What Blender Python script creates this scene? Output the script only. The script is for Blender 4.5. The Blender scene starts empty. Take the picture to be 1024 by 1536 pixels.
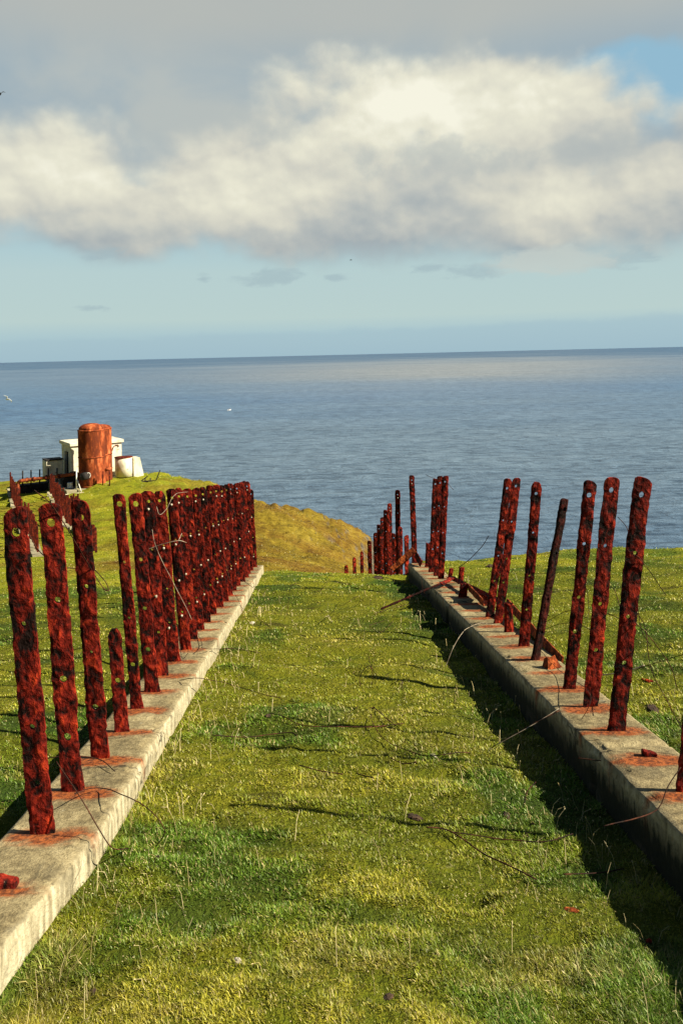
import bpy, bmesh, math, random
import numpy as np
from mathutils import Vector, Matrix, noise as mnoise

random.seed(7)
rng = np.random.default_rng(11)
SC = bpy.context.scene
COL = SC.collection
PI = math.pi

# ------------------------------------------------------------------ camera
F = 1150.0
PITCH = 0.0                                 # level camera with a shifted lens: uprights stay upright
ROLL = math.atan(24 / 1024)
PSI = math.radians(1.91)
K = 0.1575                                  # fall of the track per metre
RT = np.array([math.cos(PSI), -math.sin(PSI), 0])
FH = np.array([math.sin(PSI), math.cos(PSI), 0])
ZZ = np.array([0, 0, 1.0])
UP = math.sin(PITCH) * FH + math.cos(PITCH) * ZZ
FW = math.cos(PITCH) * FH - math.sin(PITCH) * ZZ

cam_d = bpy.data.cameras.new('camera')
cam = bpy.data.objects.new('camera', cam_d)
COL.objects.link(cam)
SC.camera = cam
cam_d.sensor_fit = 'VERTICAL'
cam_d.sensor_height = 36
cam_d.lens = F / 1536 * 36
cam_d.shift_y = -237 / 1536
cam_d.clip_start = 0.05
cam_d.clip_end = 200000
cx = math.cos(ROLL) * RT - math.sin(ROLL) * UP
cy = math.sin(ROLL) * RT + math.cos(ROLL) * UP
cam.matrix_world = Matrix((
    (cx[0], cy[0], -FW[0], 0), (cx[1], cy[1], -FW[1], 0), (cx[2], cy[2], -FW[2], 0), (0, 0, 0, 1)))


def ray(px, py):
    u = px - 512; v = 531 - py
    return (u * math.cos(ROLL) + v * math.sin(ROLL)) * RT + (-u * math.sin(ROLL) + v * math.cos(ROLL)) * UP + F * FW


def onp(px, py, H):
    d = ray(px, py)
    return d * (-H / (d[2] + K * d[1]))


def proj(p):
    a = np.array(p, float); w = a @ FW
    u = a @ RT / w * F; v = a @ UP / w * F
    return 512 + u * math.cos(ROLL) - v * math.sin(ROLL), 531 - (u * math.sin(ROLL) + v * math.cos(ROLL))


def atD(px, py, D):
    if D < 25: D = D * 1.022 + .345
    d = ray(px, py)
    return d * (D / (d @ FH))


# ------------------------------------------------------------------ numpy noise
_tab = np.random.default_rng(5).random((256, 256))


def vnoise(x, y):
    x = np.asarray(x, float); y = np.asarray(y, float)
    xi = np.floor(x).astype(int); yi = np.floor(y).astype(int)
    fx = x - xi; fy = y - yi
    fx = fx * fx * (3 - 2 * fx); fy = fy * fy * (3 - 2 * fy)
    g = lambda a, b: _tab[a & 255, b & 255]
    return (g(xi, yi) * (1 - fx) + g(xi + 1, yi) * fx) * (1 - fy) + (g(xi, yi + 1) * (1 - fx) + g(xi + 1, yi + 1) * fx) * fy


def fbm(x, y, o=4):
    s = 0; a = 0.5; t = 0
    for i in range(o):
        s = s + a * vnoise(x * 2 ** i + 17.3 * i, y * 2 ** i + 9.1 * i); t += a; a *= 0.5
    return s / t


def sstep(a, b, x):
    t = np.clip((np.asarray(x, float) - a) / (b - a), 0, 1)
    return t * t * (3 - 2 * t)


# ------------------------------------------------------------------ terrain height
XLI, XLO, XRI, XRO = -1.04, -1.48, 1.535, 1.98
BH = 1.60                                   # beam tops: z = -BH - K*y
CP = [  # x, y, height above the falling plane
    (-2, 2, 0), (-2, 7, 0), (-2.5, 12, -.05), (-6, 6, 0), (-6, 12, -.2), (-12, 8, -.1), (-7, 17, -.4), (-3.2, 17, -.35),
    (-4.5, 22, -.75), (-6.5, 28, -1.0), (-8.4, 28.2, -1.05), (-11.9, 36.4, -.56), (-20.2, 57.6, .84), (-24.4, 60.7, 1.1),
    (-16.1, 41.5, -.96), (-11.8, 31.3, -1.24), (-17.4, 58.5, 1.5), (-31.5, 76, 1.9), (-26.4, 72.8, 1.97), (-15.2, 66.5, 2.3),
    (-12.8, 64.4, 2.15), (-8.1, 58.3, 1.45), (-3.9, 50.1, .15), (-1.3, 48, -.65), (2.8, 45, -1.95), (-1.8, 24, -1.6),
    (-.8, 26, -2.0), (1.5, 28, -2.5), (-2.6, 36, -1.0), (.6, 36, -1.75), (-7.8, 34, -.65), (3.5, 30, -3.6), (4.5, 38, -4.6),
    (6, 45, -6), (6, 24, -4), (10, 28, -8), (12, 42, -13), (.8, 18.6, -2.2), (1.3, 16, -1.1), (-.5, 16, -.8), (-.5, 20, -1.8),
    (0, 0, 0), (0, 5, 0), (0, 10, 0), (0, 13, 0), (-1, 13, 0), (1.2, 13.2, 0), (3, 8, 0), (6, 10, 0), (8, 14, 0), (3, 13.5, 0),
    (5, 15, 0), (20, 16, 0), (20, 5, 0), (3, 2, 0), (-60, 40, 0), (-60, 85, 1.5), (-100, 40, 0), (-100, 100, 1.0), (40, 10, 0),
    (40, -20, 0), (-60, -20, 0), (0, -20, 0), (12, 18, -1.2), (20, 22, -3), (-25, 20, -.3), (-25, 40, -.9)]
_cp = np.array([(a, b + (.65 if 11 <= b <= 21 and a > -5 else 0), c) for a, b, c in CP], float)


def _U(r2):
    return np.where(r2 > 1e-12, 0.5 * r2 * np.log(np.maximum(r2, 1e-12)), 0)


_n = len(_cp)
_r2 = ((_cp[:, None, :2] - _cp[None, :, :2]) ** 2).sum(2)
_A = np.zeros((_n + 3, _n + 3))
_A[:_n, :_n] = _U(_r2) + np.eye(_n) * 0.3
_A[:_n, _n] = 1; _A[:_n, _n + 1:] = _cp[:, :2]
_A[_n, :_n] = 1; _A[_n + 1:, :_n] = _cp[:, :2].T
_w = np.linalg.solve(_A, np.concatenate([_cp[:, 2], [0, 0, 0]]))


def tps(x, y):
    s = _w[_n] + _w[_n + 1] * x + _w[_n + 2] * y
    for i in range(_n):
        s = s + _w[i] * _U((x - _cp[i, 0]) ** 2 + (y - _cp[i, 1]) ** 2)
    return s


RIDX = np.array([-400, -100, -60, -31.5, -26.4, -15.2, -12.8, -8.1, -3.9, -1.3, 2.8, 5, 8, 12, 400])
RIDY = np.array([130, 104, 91, 77, 73.6, 67.2, 65.0, 58.9, 50.8, 48.6, 45.5, 42, 36, 30, 60])


SCRAPES = [(float(q[0]), float(q[1]), rx, ry, dp) for (px, py, rx, ry, dp) in
           [(712, 1350, .10, .07, .05), (300, 1420, .13, .06, .04), (860, 1398, .12, .05, .035), (420, 1112, .2, .08, .04), (670, 1160, .16, .07, .04), (790, 1254, .14, .06, .04), (520, 1010, .2, .1, .04)]
           for q in [onp(px, py, 1.82)]]


def lshift(y):
    return -.10 * sstep(3.7, 2.5, y)


def gz(x, y):
    """height of the ground"""
    x0 = np.asarray(x, float); y = np.asarray(y, float)
    x = x0 - lshift(y) * sstep(0, -.8, x0)
    path = 1.745 + (x - XLI) / (XRI - XLI) * 0.12 + 0.03 * sstep(0.9, 1.5, x)
    left = 1.82 + .13 * np.exp(-((x - XLO) / .55) ** 2)
    right = 1.645 + 0.02 * sstep(2, 4, x)
    b = left + (path - left) * sstep(XLO + .1, XLI - .1, x)
    b = b + (right - b) * sstep(XRI + .1, XRO - .1, x)
    far = sstep(13.9, 17.6, y)
    b = b * (1 - far) + 1.8 * far
    o = tps(x, y)
    near = sstep(13.2, 16.2, y)
    wl = sstep(-1.5, -9, x)
    o = o * np.maximum(np.maximum(near, wl), 0.15)
    z = -K * y - b + o
    # right-hand terrace ends in a steep bank above the cove
    ye = 15.4 + 0.2 * np.clip(x - 2.76, -.5, 60) + .25 * (vnoise(x * .8, x * 0 + 3) - .5)
    d = np.maximum(0, y - ye) * sstep(1.5, 2.6, x) * sstep(.065, .115, x / np.maximum(y, 1))
    z = z - np.minimum(d * d * .06 + d * .32, d * 1.1)
    # outer edge of the headland
    e = np.maximum(0, y - np.interp(x, RIDX, RIDY))
    z = z - np.minimum(e * e * .05 + e * .35, e * 1.6)
    back = np.maximum(0, -8 - y)
    z = z - back * 0.12
    # hummocks and terracettes
    amp = np.clip(.028 + .004 * np.abs(y), .02, .22) + .16 * sstep(26, 50, y)
    hum = (fbm(x * 1.1 + 31, y * 2.3 + 7, 4) - .5) * 2
    fade = (1 - .8 * np.exp(-((x - 1.25) / .38) ** 2) * sstep(9, 6, y)) * np.ones_like(x)
    fade = fade - .75 * np.exp(-((x - XLI + .05) / .14) ** 2) - .6 * np.exp(-((x - XRO - .05) / .15) ** 2)
    z = z + hum * amp * 1.25 * fade
    z = z + (fbm(x * 5 + 3, y * 8 + 70, 3) - .5) * .085 * np.exp(-np.maximum(0, y) / 20) * fade
    for hx, hy, rx, ry, dp in SCRAPES:
        q = ((x - hx) / rx) ** 2 + ((y - hy) / ry) ** 2
        z = z - dp * np.exp(-q) + dp * .8 * np.exp(-(((x - hx - rx * 1.3) / rx) ** 2 + ((y - hy) / (ry * 1.4)) ** 2))
    return np.maximum(z, -110)


def gz1(x, y):
    return float(gz(np.array([x]), np.array([y]))[0])


def ghit(px, py, lift=0.0, tmax=120):
    """the point of the ground seen in that direction"""
    d = ray(px, py); d = d / (d @ FH)
    ts = np.concatenate([np.arange(1.8, 30, .03), np.arange(30, tmax, .2)])
    zs = gz(d[0] * ts, d[1] * ts)
    below = np.nonzero(d[2] * ts <= zs)[0]
    t = ts[below[0]] if len(below) else 15
    p = d * t
    return np.array([p[0], p[1], gz1(p[0], p[1]) + lift])


# ------------------------------------------------------------------ object helpers
def tag(o, label=None, cat=None, group=None, kind=None):
    if label: o['label'] = label
    if cat: o['category'] = cat
    if group: o['group'] = group
    if kind: o['kind'] = kind
    return o


def empty(name, loc, rz=0.0):
    o = bpy.data.objects.new(name, None)
    COL.objects.link(o)
    o.location = loc; o.rotation_euler = (0, 0, rz)
    o.empty_display_size = 0.2
    return o


def link(name, me, mat=None, parent=None):
    o = bpy.data.objects.new(name, me)
    COL.objects.link(o)
    if mat: me.materials.append(mat)
    if parent: o.parent = parent
    return o


def bm_obj(name, bm, mat, parent=None, smooth=None):
    me = bpy.data.meshes.new(name)
    bmesh.ops.recalc_face_normals(bm, faces=bm.faces)
    bm.to_mesh(me); bm.free()
    if smooth is not None:
        me.polygons.foreach_set('use_smooth', [smooth] * len(me.polygons))
    return link(name, me, mat, parent)


def np_mesh(name, verts, faces, mat, parent=None, smooth=True):
    me = bpy.data.meshes.new(name)
    verts = np.asarray(verts, np.float32); faces = np.asarray(faces, np.int32)
    nv = faces.shape[1]
    me.vertices.add(len(verts)); me.vertices.foreach_set('co', verts.ravel())
    me.loops.add(faces.size); me.loops.foreach_set('vertex_index', faces.ravel())
    me.polygons.add(len(faces))
    me.polygons.foreach_set('loop_start', np.arange(0, faces.size, nv, dtype=np.int32))
    me.polygons.foreach_set('loop_total', np.full(len(faces), nv, np.int32))
    me.update(calc_edges=True)
    me.polygons.foreach_set('use_smooth', np.full(len(faces), smooth))
    return link(name, me, mat, parent)


def box(bm, cx_, cy_, cz_, sx, sy, sz, bev=0.0, rot=None):
    r = bmesh.ops.create_cube(bm, size=1)
    vs = r['verts']
    bmesh.ops.scale(bm, verts=vs, vec=(sx, sy, sz))
    if bev:
        es = list({e for v in vs for e in v.link_edges})
        rr = bmesh.ops.bevel(bm, geom=es, offset=bev, segments=1, affect='EDGES')
        vs = list({v for f in rr['faces'] for v in f.verts} | {v for v in vs if v.is_valid})
    if rot is not None:
        bmesh.ops.transform(bm, matrix=rot, verts=vs)
    bmesh.ops.translate(bm, verts=vs, vec=(cx_, cy_, cz_))
    return vs


def lathe(bm, prof, n=48, center=(0, 0, 0)):
    rings = []
    for r, z in prof:
        if r < 1e-5:
            rings.append([bm.verts.new((center[0], center[1], center[2] + z))])
        else:
            rings.append([bm.verts.new((center[0] + r * math.cos(2 * PI * i / n), center[1] + r * math.sin(2 * PI * i / n), center[2] + z)) for i in range(n)])
    for a, b in zip(rings, rings[1:]):
        for i in range(n):
            j = (i + 1) % n
            if len(a) == 1 and len(b) == 1: continue
            if len(a) == 1: bm.faces.new((a[0], b[j], b[i]))
            elif len(b) == 1: bm.faces.new((a[i], a[j], b[0]))
            else: bm.faces.new((a[i], a[j], b[j], b[i]))


def catmull(pts, n=8):
    P = [Vector(p) for p in pts]
    if len(P) < 3:
        return [P[0].lerp(P[-1], i / n) for i in range(n + 1)]
    P = [P[0] * 2 - P[1]] + P + [P[-1] * 2 - P[-2]]
    out = []
    for i in range(1, len(P) - 2):
        p0, p1, p2, p3 = P[i - 1:i + 3]
        for k in range(n):
            t = k / n
            out.append(0.5 * ((2 * p1) + (p2 - p0) * t + (2 * p0 - 5 * p1 + 4 * p2 - p3) * t * t + (3 * p1 - p0 - 3 * p2 + p3) * t ** 3))
    out.append(P[-2])
    return out


def tube(bm, pts, r, n=6, cap=True):
    """r: number or list of radii"""
    rings = []
    m = len(pts)
    ref = Vector((0, 0, 1))
    for i, p in enumerate(pts):
        d = (pts[min(i + 1, m - 1)] - pts[max(i - 1, 0)])
        if d.length < 1e-9: d = Vector((0, 1, 0))
        d.normalize()
        a = d.cross(ref)
        if a.length < 1e-3: a = d.cross(Vector((1, 0, 0)))
        a.normalize(); b = d.cross(a)
        rr = r[i] if isinstance(r, (list, tuple)) else r
        rings.append([bm.verts.new(p + rr * (math.cos(2 * PI * k / n) * a + math.sin(2 * PI * k / n) * b)) for k in range(n)])
    for A, B in zip(rings, rings[1:]):
        for k in range(n):
            bm.faces.new((A[k], A[(k + 1) % n], B[(k + 1) % n], B[k]))
    if cap:
        bm.faces.new(rings[0]); bm.faces.new(rings[-1])


# ------------------------------------------------------------------ materials
def mat(name):
    m = bpy.data.materials.new(name)
    m.use_nodes = True
    nt = m.node_tree
    for n in list(nt.nodes):
        nt.nodes.remove(n)
    out = nt.nodes.new('ShaderNodeOutputMaterial')
    return m, nt, out


class NT:
    def __init__(s, nt): s.nt = nt

    def n(s, t, ins=None, **kw):
        nd = s.nt.nodes.new(t)
        for k, v in kw.items(): setattr(nd, k, v)
        for k, v in (ins or {}).items():
            if isinstance(v, bpy.types.NodeSocket): s.nt.links.new(v, nd.inputs[k])
            else: nd.inputs[k].default_value = v
        return nd

    def m(s, op, a, b=0.0, c=0.0, clamp=False):
        return s.n('ShaderNodeMath', {0: a, 1: b, 2: c}, operation=op, use_clamp=clamp).outputs[0]

    def noise(s, vec, scale, detail=5, rough=.55, dist=0.0, dim='3D'):
        return s.n('ShaderNodeTexNoise', {'Vector': vec, 'Scale': scale, 'Detail': detail, 'Roughness': rough, 'Distortion': dist}, noise_dimensions=dim).outputs['Fac']

    def ramp(s, fac, stops, interp='LINEAR'):
        r = s.n('ShaderNodeValToRGB', {'Fac': fac})
        cr = r.color_ramp; cr.interpolation = interp
        while len(cr.elements) < len(stops): cr.elements.new(.5)
        for e, (p, c) in zip(cr.elements, stops):
            e.position = p; e.color = (c[0], c[1], c[2], 1) if not isinstance(c, (int, float)) else (c, c, c, 1)
        return r.outputs['Color']

    def mix(s, f, a, b, mode='MIX'):
        x = s.n('ShaderNodeMix', {}, data_type='RGBA', blend_type=mode)
        for i, v in ((0, f), (6, a), (7, b)):
            if isinstance(v, bpy.types.NodeSocket): s.nt.links.new(v, x.inputs[i])
            else: x.inputs[i].default_value = v if isinstance(v, (int, float)) else (*v, 1)
        return x.outputs[2]

    def sst(s, v, a, b):
        return s.n('ShaderNodeMapRange', {'Value': v, 'From Min': a, 'From Max': b, 'To Min': 0.0, 'To Max': 1.0}, interpolation_type='SMOOTHSTEP').outputs['Result']

    def scale(s, vec, v):
        return s.n('ShaderNodeVectorMath', {0: vec, 1: v}, operation='MULTIPLY').outputs[0]

    def add(s, a, b):
        return s.n('ShaderNodeVectorMath', {0: a, 1: b}, operation='ADD').outputs[0]

    def pos(s): return s.n('ShaderNodeNewGeometry').outputs['Position']
    def obj(s): return s.n('ShaderNodeTexCoord').outputs['Object']
    def rand(s): return s.n('ShaderNodeObjectInfo').outputs['Random']
    def attr(s, name): return s.n('ShaderNodeAttribute', attribute_name=name)

    def bump(s, h, strength=.5, dist=.01, normal=None):
        d = {'Height': h, 'Strength': strength, 'Distance': dist}
        if normal is not None: d['Normal'] = normal
        return s.n('ShaderNodeBump', d).outputs['Normal']

    def bsdf(s, out, color, rough=.8, normal=None, metal=0.0, spec=.3, **kw):
        d = {'Base Color': color if isinstance(color, bpy.types.NodeSocket) else (*color, 1), 'Roughness': rough, 'Metallic': metal, 'Specular IOR Level': spec}
        if normal is not None: d['Normal'] = normal
        d.update(kw)
        b = s.n('ShaderNodeBsdfPrincipled', d)
        s.nt.links.new(b.outputs[0], out.inputs['Surface'])
        return b


def rust_mat(name, dark, mid, hot, seedscale=40.0, hotamt=.62, sc=1.0, bumps=1.0, streak=.72):
    m, nt, out = mat(name); t = NT(nt)
    off = t.n('ShaderNodeCombineXYZ', {0: t.m('MULTIPLY', t.rand(), seedscale), 1: t.m('MULTIPLY', t.rand(), 17.0), 2: t.m('MULTIPLY', t.rand(), 31.0)}).outputs[0]
    p = t.add(t.obj(), off)
    ps = t.scale(p, (1, 1, streak))
    a = t.noise(ps, 13 * sc, 6, .62, .6)
    b = t.noise(ps, 34 * sc, 5, .65, .3)
    c = t.noise(ps, 5 * sc, 3, .5, .8)
    v = t.m('ADD', t.m('MULTIPLY', a, .50), t.m('ADD', t.m('MULTIPLY', b, .32), t.m('MULTIPLY', c, .18)))
    col = t.ramp(v, [(.445, dark), (.49, tuple(x * .45 for x in mid)), (.545, mid), (hotamt, hot)])
    # pale lichen specks
    sp = t.noise(p, 150 * sc, 2, .5)
    col = t.mix(t.m('MULTIPLY', t.sst(sp, .70, .76), .35), col, (.30, .22, .14))
    vor = t.n('ShaderNodeTexVoronoi', {'Vector': ps, 'Scale': 30 * sc}).outputs['Distance']
    h = t.m('ADD', t.m('MULTIPLY', a, 1.0), t.m('ADD', t.m('MULTIPLY', b, .5), t.m('MULTIPLY', vor, .35)))
    nm = t.bump(h, .9 * bumps, .03)
    t.bsdf(out, col, t.m('MULTIPLY_ADD', b, .3, .65), nm, spec=.10)
    return m


M = {}
M['rust'] = rust_mat('flaking_rust', (.010, .004, .003), (.19, .013, .006), (.46, .042, .012))
M['rust_far'] = rust_mat('fine_rust', (.03, .007, .005), (.13, .016, .007), (.24, .04, .012), sc=.5, bumps=.5)
M['rust_black'] = rust_mat('black_rust', (.007, .004, .003), (.035, .006, .004), (.12, .012, .006), hotamt=.68)
M['rust_orange'] = rust_mat('orange_rust', (.10, .018, .006), (.36, .075, .018), (.55, .16, .04), sc=.9, bumps=.7)
M['rust_tank'] = rust_mat('tank_rust', (.12, .025, .010), (.34, .072, .022), (.52, .17, .06), sc=.16, bumps=.2, streak=.35, hotamt=.62)
M['rust_pipe'] = rust_mat('pipe_rust', (.20, .05, .02), (.42, .10, .035), (.50, .17, .07), sc=.2, bumps=.15)
M['wire'] = rust_mat('wire_rust', (.02, .012, .01), (.07, .025, .015), (.16, .06, .03), sc=1.0, bumps=.1)

m, nt, out = mat('pale_wire'); t = NT(nt)
n0 = t.noise(t.obj(), 20, 3)
t.bsdf(out, t.ramp(n0, [(.35, (.12, .08, .05)), (.6, (.42, .34, .24))]), .6)
M['wire_pale'] = m

m, nt, out = mat('galvanised_bolt'); t = NT(nt)
n0 = t.noise(t.obj(), 90, 3)
t.bsdf(out, t.ramp(n0, [(.35, (.20, .13, .08)), (.65, (.62, .56, .44))]), .5)
M['bolt'] = m

# concrete with rust stains carried in an attribute
m, nt, out = mat('weathered_concrete'); t = NT(nt)
p = t.pos()
n1 = t.noise(p, 2.2, 6, .6, .4); n2 = t.noise(p, 22, 6, .7); n3 = t.noise(p, 110, 3, .6)
streak = t.noise(t.scale(p, (26, 26, 2.2)), 1.0, 4, .6)
side = t.attr('side').outputs['Fac']
base = t.ramp(t.m('ADD', t.m('MULTIPLY', n1, .4), t.m('ADD', t.m('MULTIPLY', n2, .4), t.m('MULTIPLY', n3, .2))),
              [(.37, (.065, .052, .028)), (.46, (.18, .14, .07)), (.54, (.30, .24, .125)), (.65, (.47, .39, .22))])
sidec = t.ramp(t.m('ADD', t.m('MULTIPLY', streak, .65), t.m('MULTIPLY', n2, .35)), [(.36, (.12, .10, .06)), (.48, (.33, .28, .17)), (.62, (.52, .46, .31))])
col = t.mix(side, base, sidec)
vorl = t.n('ShaderNodeTexVoronoi', {'Vector': t.add(p, t.scale(t.n('ShaderNodeTexNoise', {'Vector': p, 'Scale': 12.0}).outputs['Color'], (.1, .1, .1))), 'Scale': 7.0}).outputs['Distance']
lich = t.m('MULTIPLY', t.sst(vorl, .22, .10), t.m('MULTIPLY', t.sst(t.noise(p, 3.1, 2), .5, .62), t.m('SUBTRACT', 1.0, side)))
col = t.mix(t.m('MULTIPLY', lich, .55), col, (.50, .47, .36))
spk = t.sst(t.noise(p, 60, 4, .7), .60, .68)
col = t.mix(t.m('MULTIPLY', spk, .6), col, (.06, .055, .04))
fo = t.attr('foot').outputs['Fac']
moss_shade = t.sst(t.m('ADD', fo, t.m('MULTIPLY', t.m('SUBTRACT', t.m('ADD', t.m('MULTIPLY', streak, .6), t.m('MULTIPLY', n2, .4)), .5), 1.8)), .25, .75)
col = t.mix(moss_shade, col, (.022, .024, .013))  # dark growth at the foot, plus the right kerb's painted face shade
wp = t.add(p, t.scale(t.n('ShaderNodeTexNoise', {'Vector': p, 'Scale': 5.0, 'Detail': 4.0}).outputs['Color'], (.25, .25, .25)))
ce = t.n('ShaderNodeTexVoronoi', {'Vector': wp, 'Scale': 1.1}, feature='DISTANCE_TO_EDGE').outputs['Distance']
crack = t.m('MULTIPLY', t.sst(ce, .010, .003), t.sst(t.noise(p, 1.7, 2), .42, .55))
col = t.mix(t.m('MULTIPLY', crack, .8), col, (.03, .025, .018))
grime = t.sst(t.noise(t.scale(p, (1, .6, 1)), 5.5, 5, .7, .6), .52, .66)
col = t.mix(t.m('MULTIPLY', grime, .5), col, (.09, .075, .045))
st = t.m('MULTIPLY', t.attr('stain').outputs['Fac'], t.m('MULTIPLY_ADD', t.noise(t.scale(p, (6, 16, 16)), 1.0, 5, .7, .5), 1.6, -.1))
stc = t.ramp(t.noise(p, 40, 4), [(.38, (.085, .016, .006)), (.60, (.34, .085, .018))])
col = t.mix(t.m('MULTIPLY', t.sst(st, .10, .58), .92), col, stc)
hh = t.m('ADD', t.m('MULTIPLY', n2, 1.0), t.m('ADD', t.m('MULTIPLY', n3, .35), t.m('MULTIPLY', t.m('MULTIPLY', streak, side), .45)))
t.bsdf(out, col, .92, t.bump(hh, .7, .02), spec=.15)
M['concrete'] = m

# limewashed walls of the far buildings
m, nt, out = mat('limewash'); t = NT(nt)
p = t.obj()
n1 = t.noise(p, 1.1, 6, .65, .5); n2 = t.noise(t.scale(p, (3, 3, .5)), 1.6, 5, .6)
col = t.ramp(t.m('ADD', t.m('MULTIPLY', n1, .6), t.m('MULTIPLY', n2, .4)), [(.34, (.34, .29, .18)), (.46, (.64, .58, .42)), (.6, (.78, .73, .58))])
col = t.mix(t.m('MULTIPLY', t.sst(t.noise(p, 2.6, 4, .6), .60, .68), .7), col, (.30, .13, .05))
t.bsdf(out, col, .9, t.bump(n1, .3, .05))
M['limewash'] = m
m, nt, out = mat('grey_render'); t = NT(nt)
n1 = t.noise(t.obj(), 1.7, 5, .6)
t.bsdf(out, t.ramp(n1, [(.35, (.19, .16, .09)), (.6, (.33, .29, .18))]), .9)
M['grey'] = m
m, nt, out = mat('dark_opening'); t = NT(nt)
n1 = t.noise(t.obj(), 3, 3)
t.bsdf(out, t.ramp(n1, [(.4, (.010, .009, .008)), (.6, (.025, .02, .018))]), .9)
M['dark'] = m
m, nt, out = mat('white_paint'); t = NT(nt)
n1 = t.noise(t.obj(), 4, 3)
t.bsdf(out, t.ramp(n1, [(.35, (.6, .58, .5)), (.6, (.8, .78, .7))]), .6)
M['white'] = m
m, nt, out = mat('feather_white'); t = NT(nt)
n1 = t.noise(t.obj(), 9, 3)
t.bsdf(out, t.ramp(n1, [(.4, (.72, .72, .72)), (.6, (.85, .85, .84))]), .7)
M['gull'] = m
m, nt, out = mat('feather_dark'); t = NT(nt)
n1 = t.noise(t.obj(), 9, 3)
t.bsdf(out, t.ramp(n1, [(.4, (.03, .03, .03)), (.6, (.06, .055, .05))]), .7)
M['darkbird'] = m
m, nt, out = mat('pale_stone'); t = NT(nt)
n1 = t.noise(t.obj(), 30, 4, .6)
t.bsdf(out, t.ramp(n1, [(.35, (.22, .19, .13)), (.6, (.50, .45, .34))]), .9, t.bump(n1, .5, .02))
M['stone'] = m
m, nt, out = mat('dry_dung'); t = NT(nt)
n1 = t.noise(t.obj(), 45, 4, .6)
t.bsdf(out, t.ramp(n1, [(.35, (.012, .008, .005)), (.6, (.07, .04, .022))]), .95, t.bump(n1, .8, .02))
M['dung'] = m

# turf
m, nt, out = mat('turf'); t = NT(nt)
p = t.pos()
sep = t.n('ShaderNodeSeparateXYZ', {0: p})
n1 = t.noise(p, .55, 5, .6, .3); n2 = t.noise(t.scale(p, (1, 2.2, 1)), 3.2, 5, .65); n3 = t.noise(p, 28, 4, .7)
v = t.m('ADD', t.m('MULTIPLY', n1, .40), t.m('ADD', t.m('MULTIPLY', n2, .35), t.m('MULTIPLY', n3, .25)))
green = t.ramp(v, [(.36, (.08, .10, .007)), (.46, (.17, .19, .010)), (.54, (.26, .25, .014)), (.66, (.35, .31, .04))])
brown = t.ramp(v, [(.40, (.06, .028, .006)), (.47, (.14, .078, .012)), (.54, (.21, .135, .016)), (.62, (.28, .20, .035))])
col = t.mix(t.attr('brown').outputs['Fac'], green, brown)
col = t.mix(t.attr('lush').outputs['Fac'], col, t.mix(n3, (.018, .05, .008), (.07, .115, .016)))
soil = t.m('MULTIPLY', t.sst(t.noise(t.scale(p, (.8, 2.0, 1)), 1.0, 5, .7, .4), .61, .68), .7)
col = t.mix(soil, col, (.05, .028, .012))
speck = t.m('MULTIPLY', t.sst(t.noise(p, 14, 3, .6), .66, .72), .5)
col = t.mix(speck, col, (.30, .27, .12))
col = t.mix(t.attr('thatch_shade').outputs['Fac'], col, t.mix(.5, col, (.020, .028, .004)))  # dark thatch, with shade between the near blades painted into the ground
cl = t.attr('cliff').outputs['Fac']
col = t.mix(cl, col, t.ramp(n2, [(.4, (.05, .04, .03)), (.6, (.16, .13, .09))]))
hb = t.m('ADD', t.m('MULTIPLY', n3, .5), t.m('MULTIPLY', n2, 1.0))
t.bsdf(out, col, .95, t.bump(hb, .8, .12), spec=.08)
M['turf'] = m

m, nt, out = mat('grass_blade'); t = NT(nt)
col = t.attr('col').outputs['Color']
d = t.n('ShaderNodeBsdfDiffuse', {'Color': col})
tr = t.n('ShaderNodeBsdfTranslucent', {'Color': col})
gl = t.n('ShaderNodeBsdfGlossy', {'Color': (.8, .8, .6, 1), 'Roughness': .45})
mx = t.n('ShaderNodeMixShader', {0: .30, 1: d.outputs[0], 2: tr.outputs[0]})
mx2 = t.n('ShaderNodeMixShader', {0: .03, 1: mx.outputs[0], 2: gl.outputs[0]})
nt.links.new(mx2.outputs[0], out.inputs['Surface'])
M['blade'] = m

# sea
m, nt, out = mat('sea_water'); t = NT(nt)
p = t.pos()
ps = t.scale(p, (.75, 1, 1))
w1 = t.noise(ps, .10, 5, .6, .6); w2 = t.noise(ps, .42, 4, .6, .4); w3 = t.noise(t.scale(p, (.4, 1, 1)), .012, 4, .55, .5)
big = t.noise(t.scale(p, (.0004, .0007, 1)), 1.0, 4, .55, .8)
patch = t.noise(t.scale(p, (.003, .010, 1)), 1.0, 5, .6, .6)
h = t.m('ADD', t.m('MULTIPLY', w1, 2.2), t.m('ADD', t.m('MULTIPLY', w2, .8), t.m('MULTIPLY', w3, 4.0)))
nm = t.bump(h, 1.0, 1.0)
yy = t.n('ShaderNodeSeparateXYZ', {0: p}).outputs[1]
lg = t.m('LOGARITHM', t.m('MAXIMUM', yy, 10.0), 10.0)
lg = t.m('ADD', lg, t.m('MULTIPLY', t.m('SUBTRACT', big, .5), .7))
lf = t.n('ShaderNodeMapRange', {'Value': lg, 'From Min': 2.3, 'From Max': 4.5}).outputs[0]
col = t.ramp(lf, [(.0, (.050, .092, .150)), (.16, (.080, .126, .180)), (.27, (.080, .130, .190)), (.37, (.048, .112, .210)), (.46, (.062, .122, .205)), (.55, (.070, .126, .205)), (.66, (.072, .128, .205)), (.76, (.030, .085, .165)), (1.0, (.022, .074, .155))])
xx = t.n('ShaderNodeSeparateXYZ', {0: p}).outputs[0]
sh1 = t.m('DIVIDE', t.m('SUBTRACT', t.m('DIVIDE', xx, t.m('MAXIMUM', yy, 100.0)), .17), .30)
sh2 = t.m('DIVIDE', t.m('SUBTRACT', lg, 3.50), .33)
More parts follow.
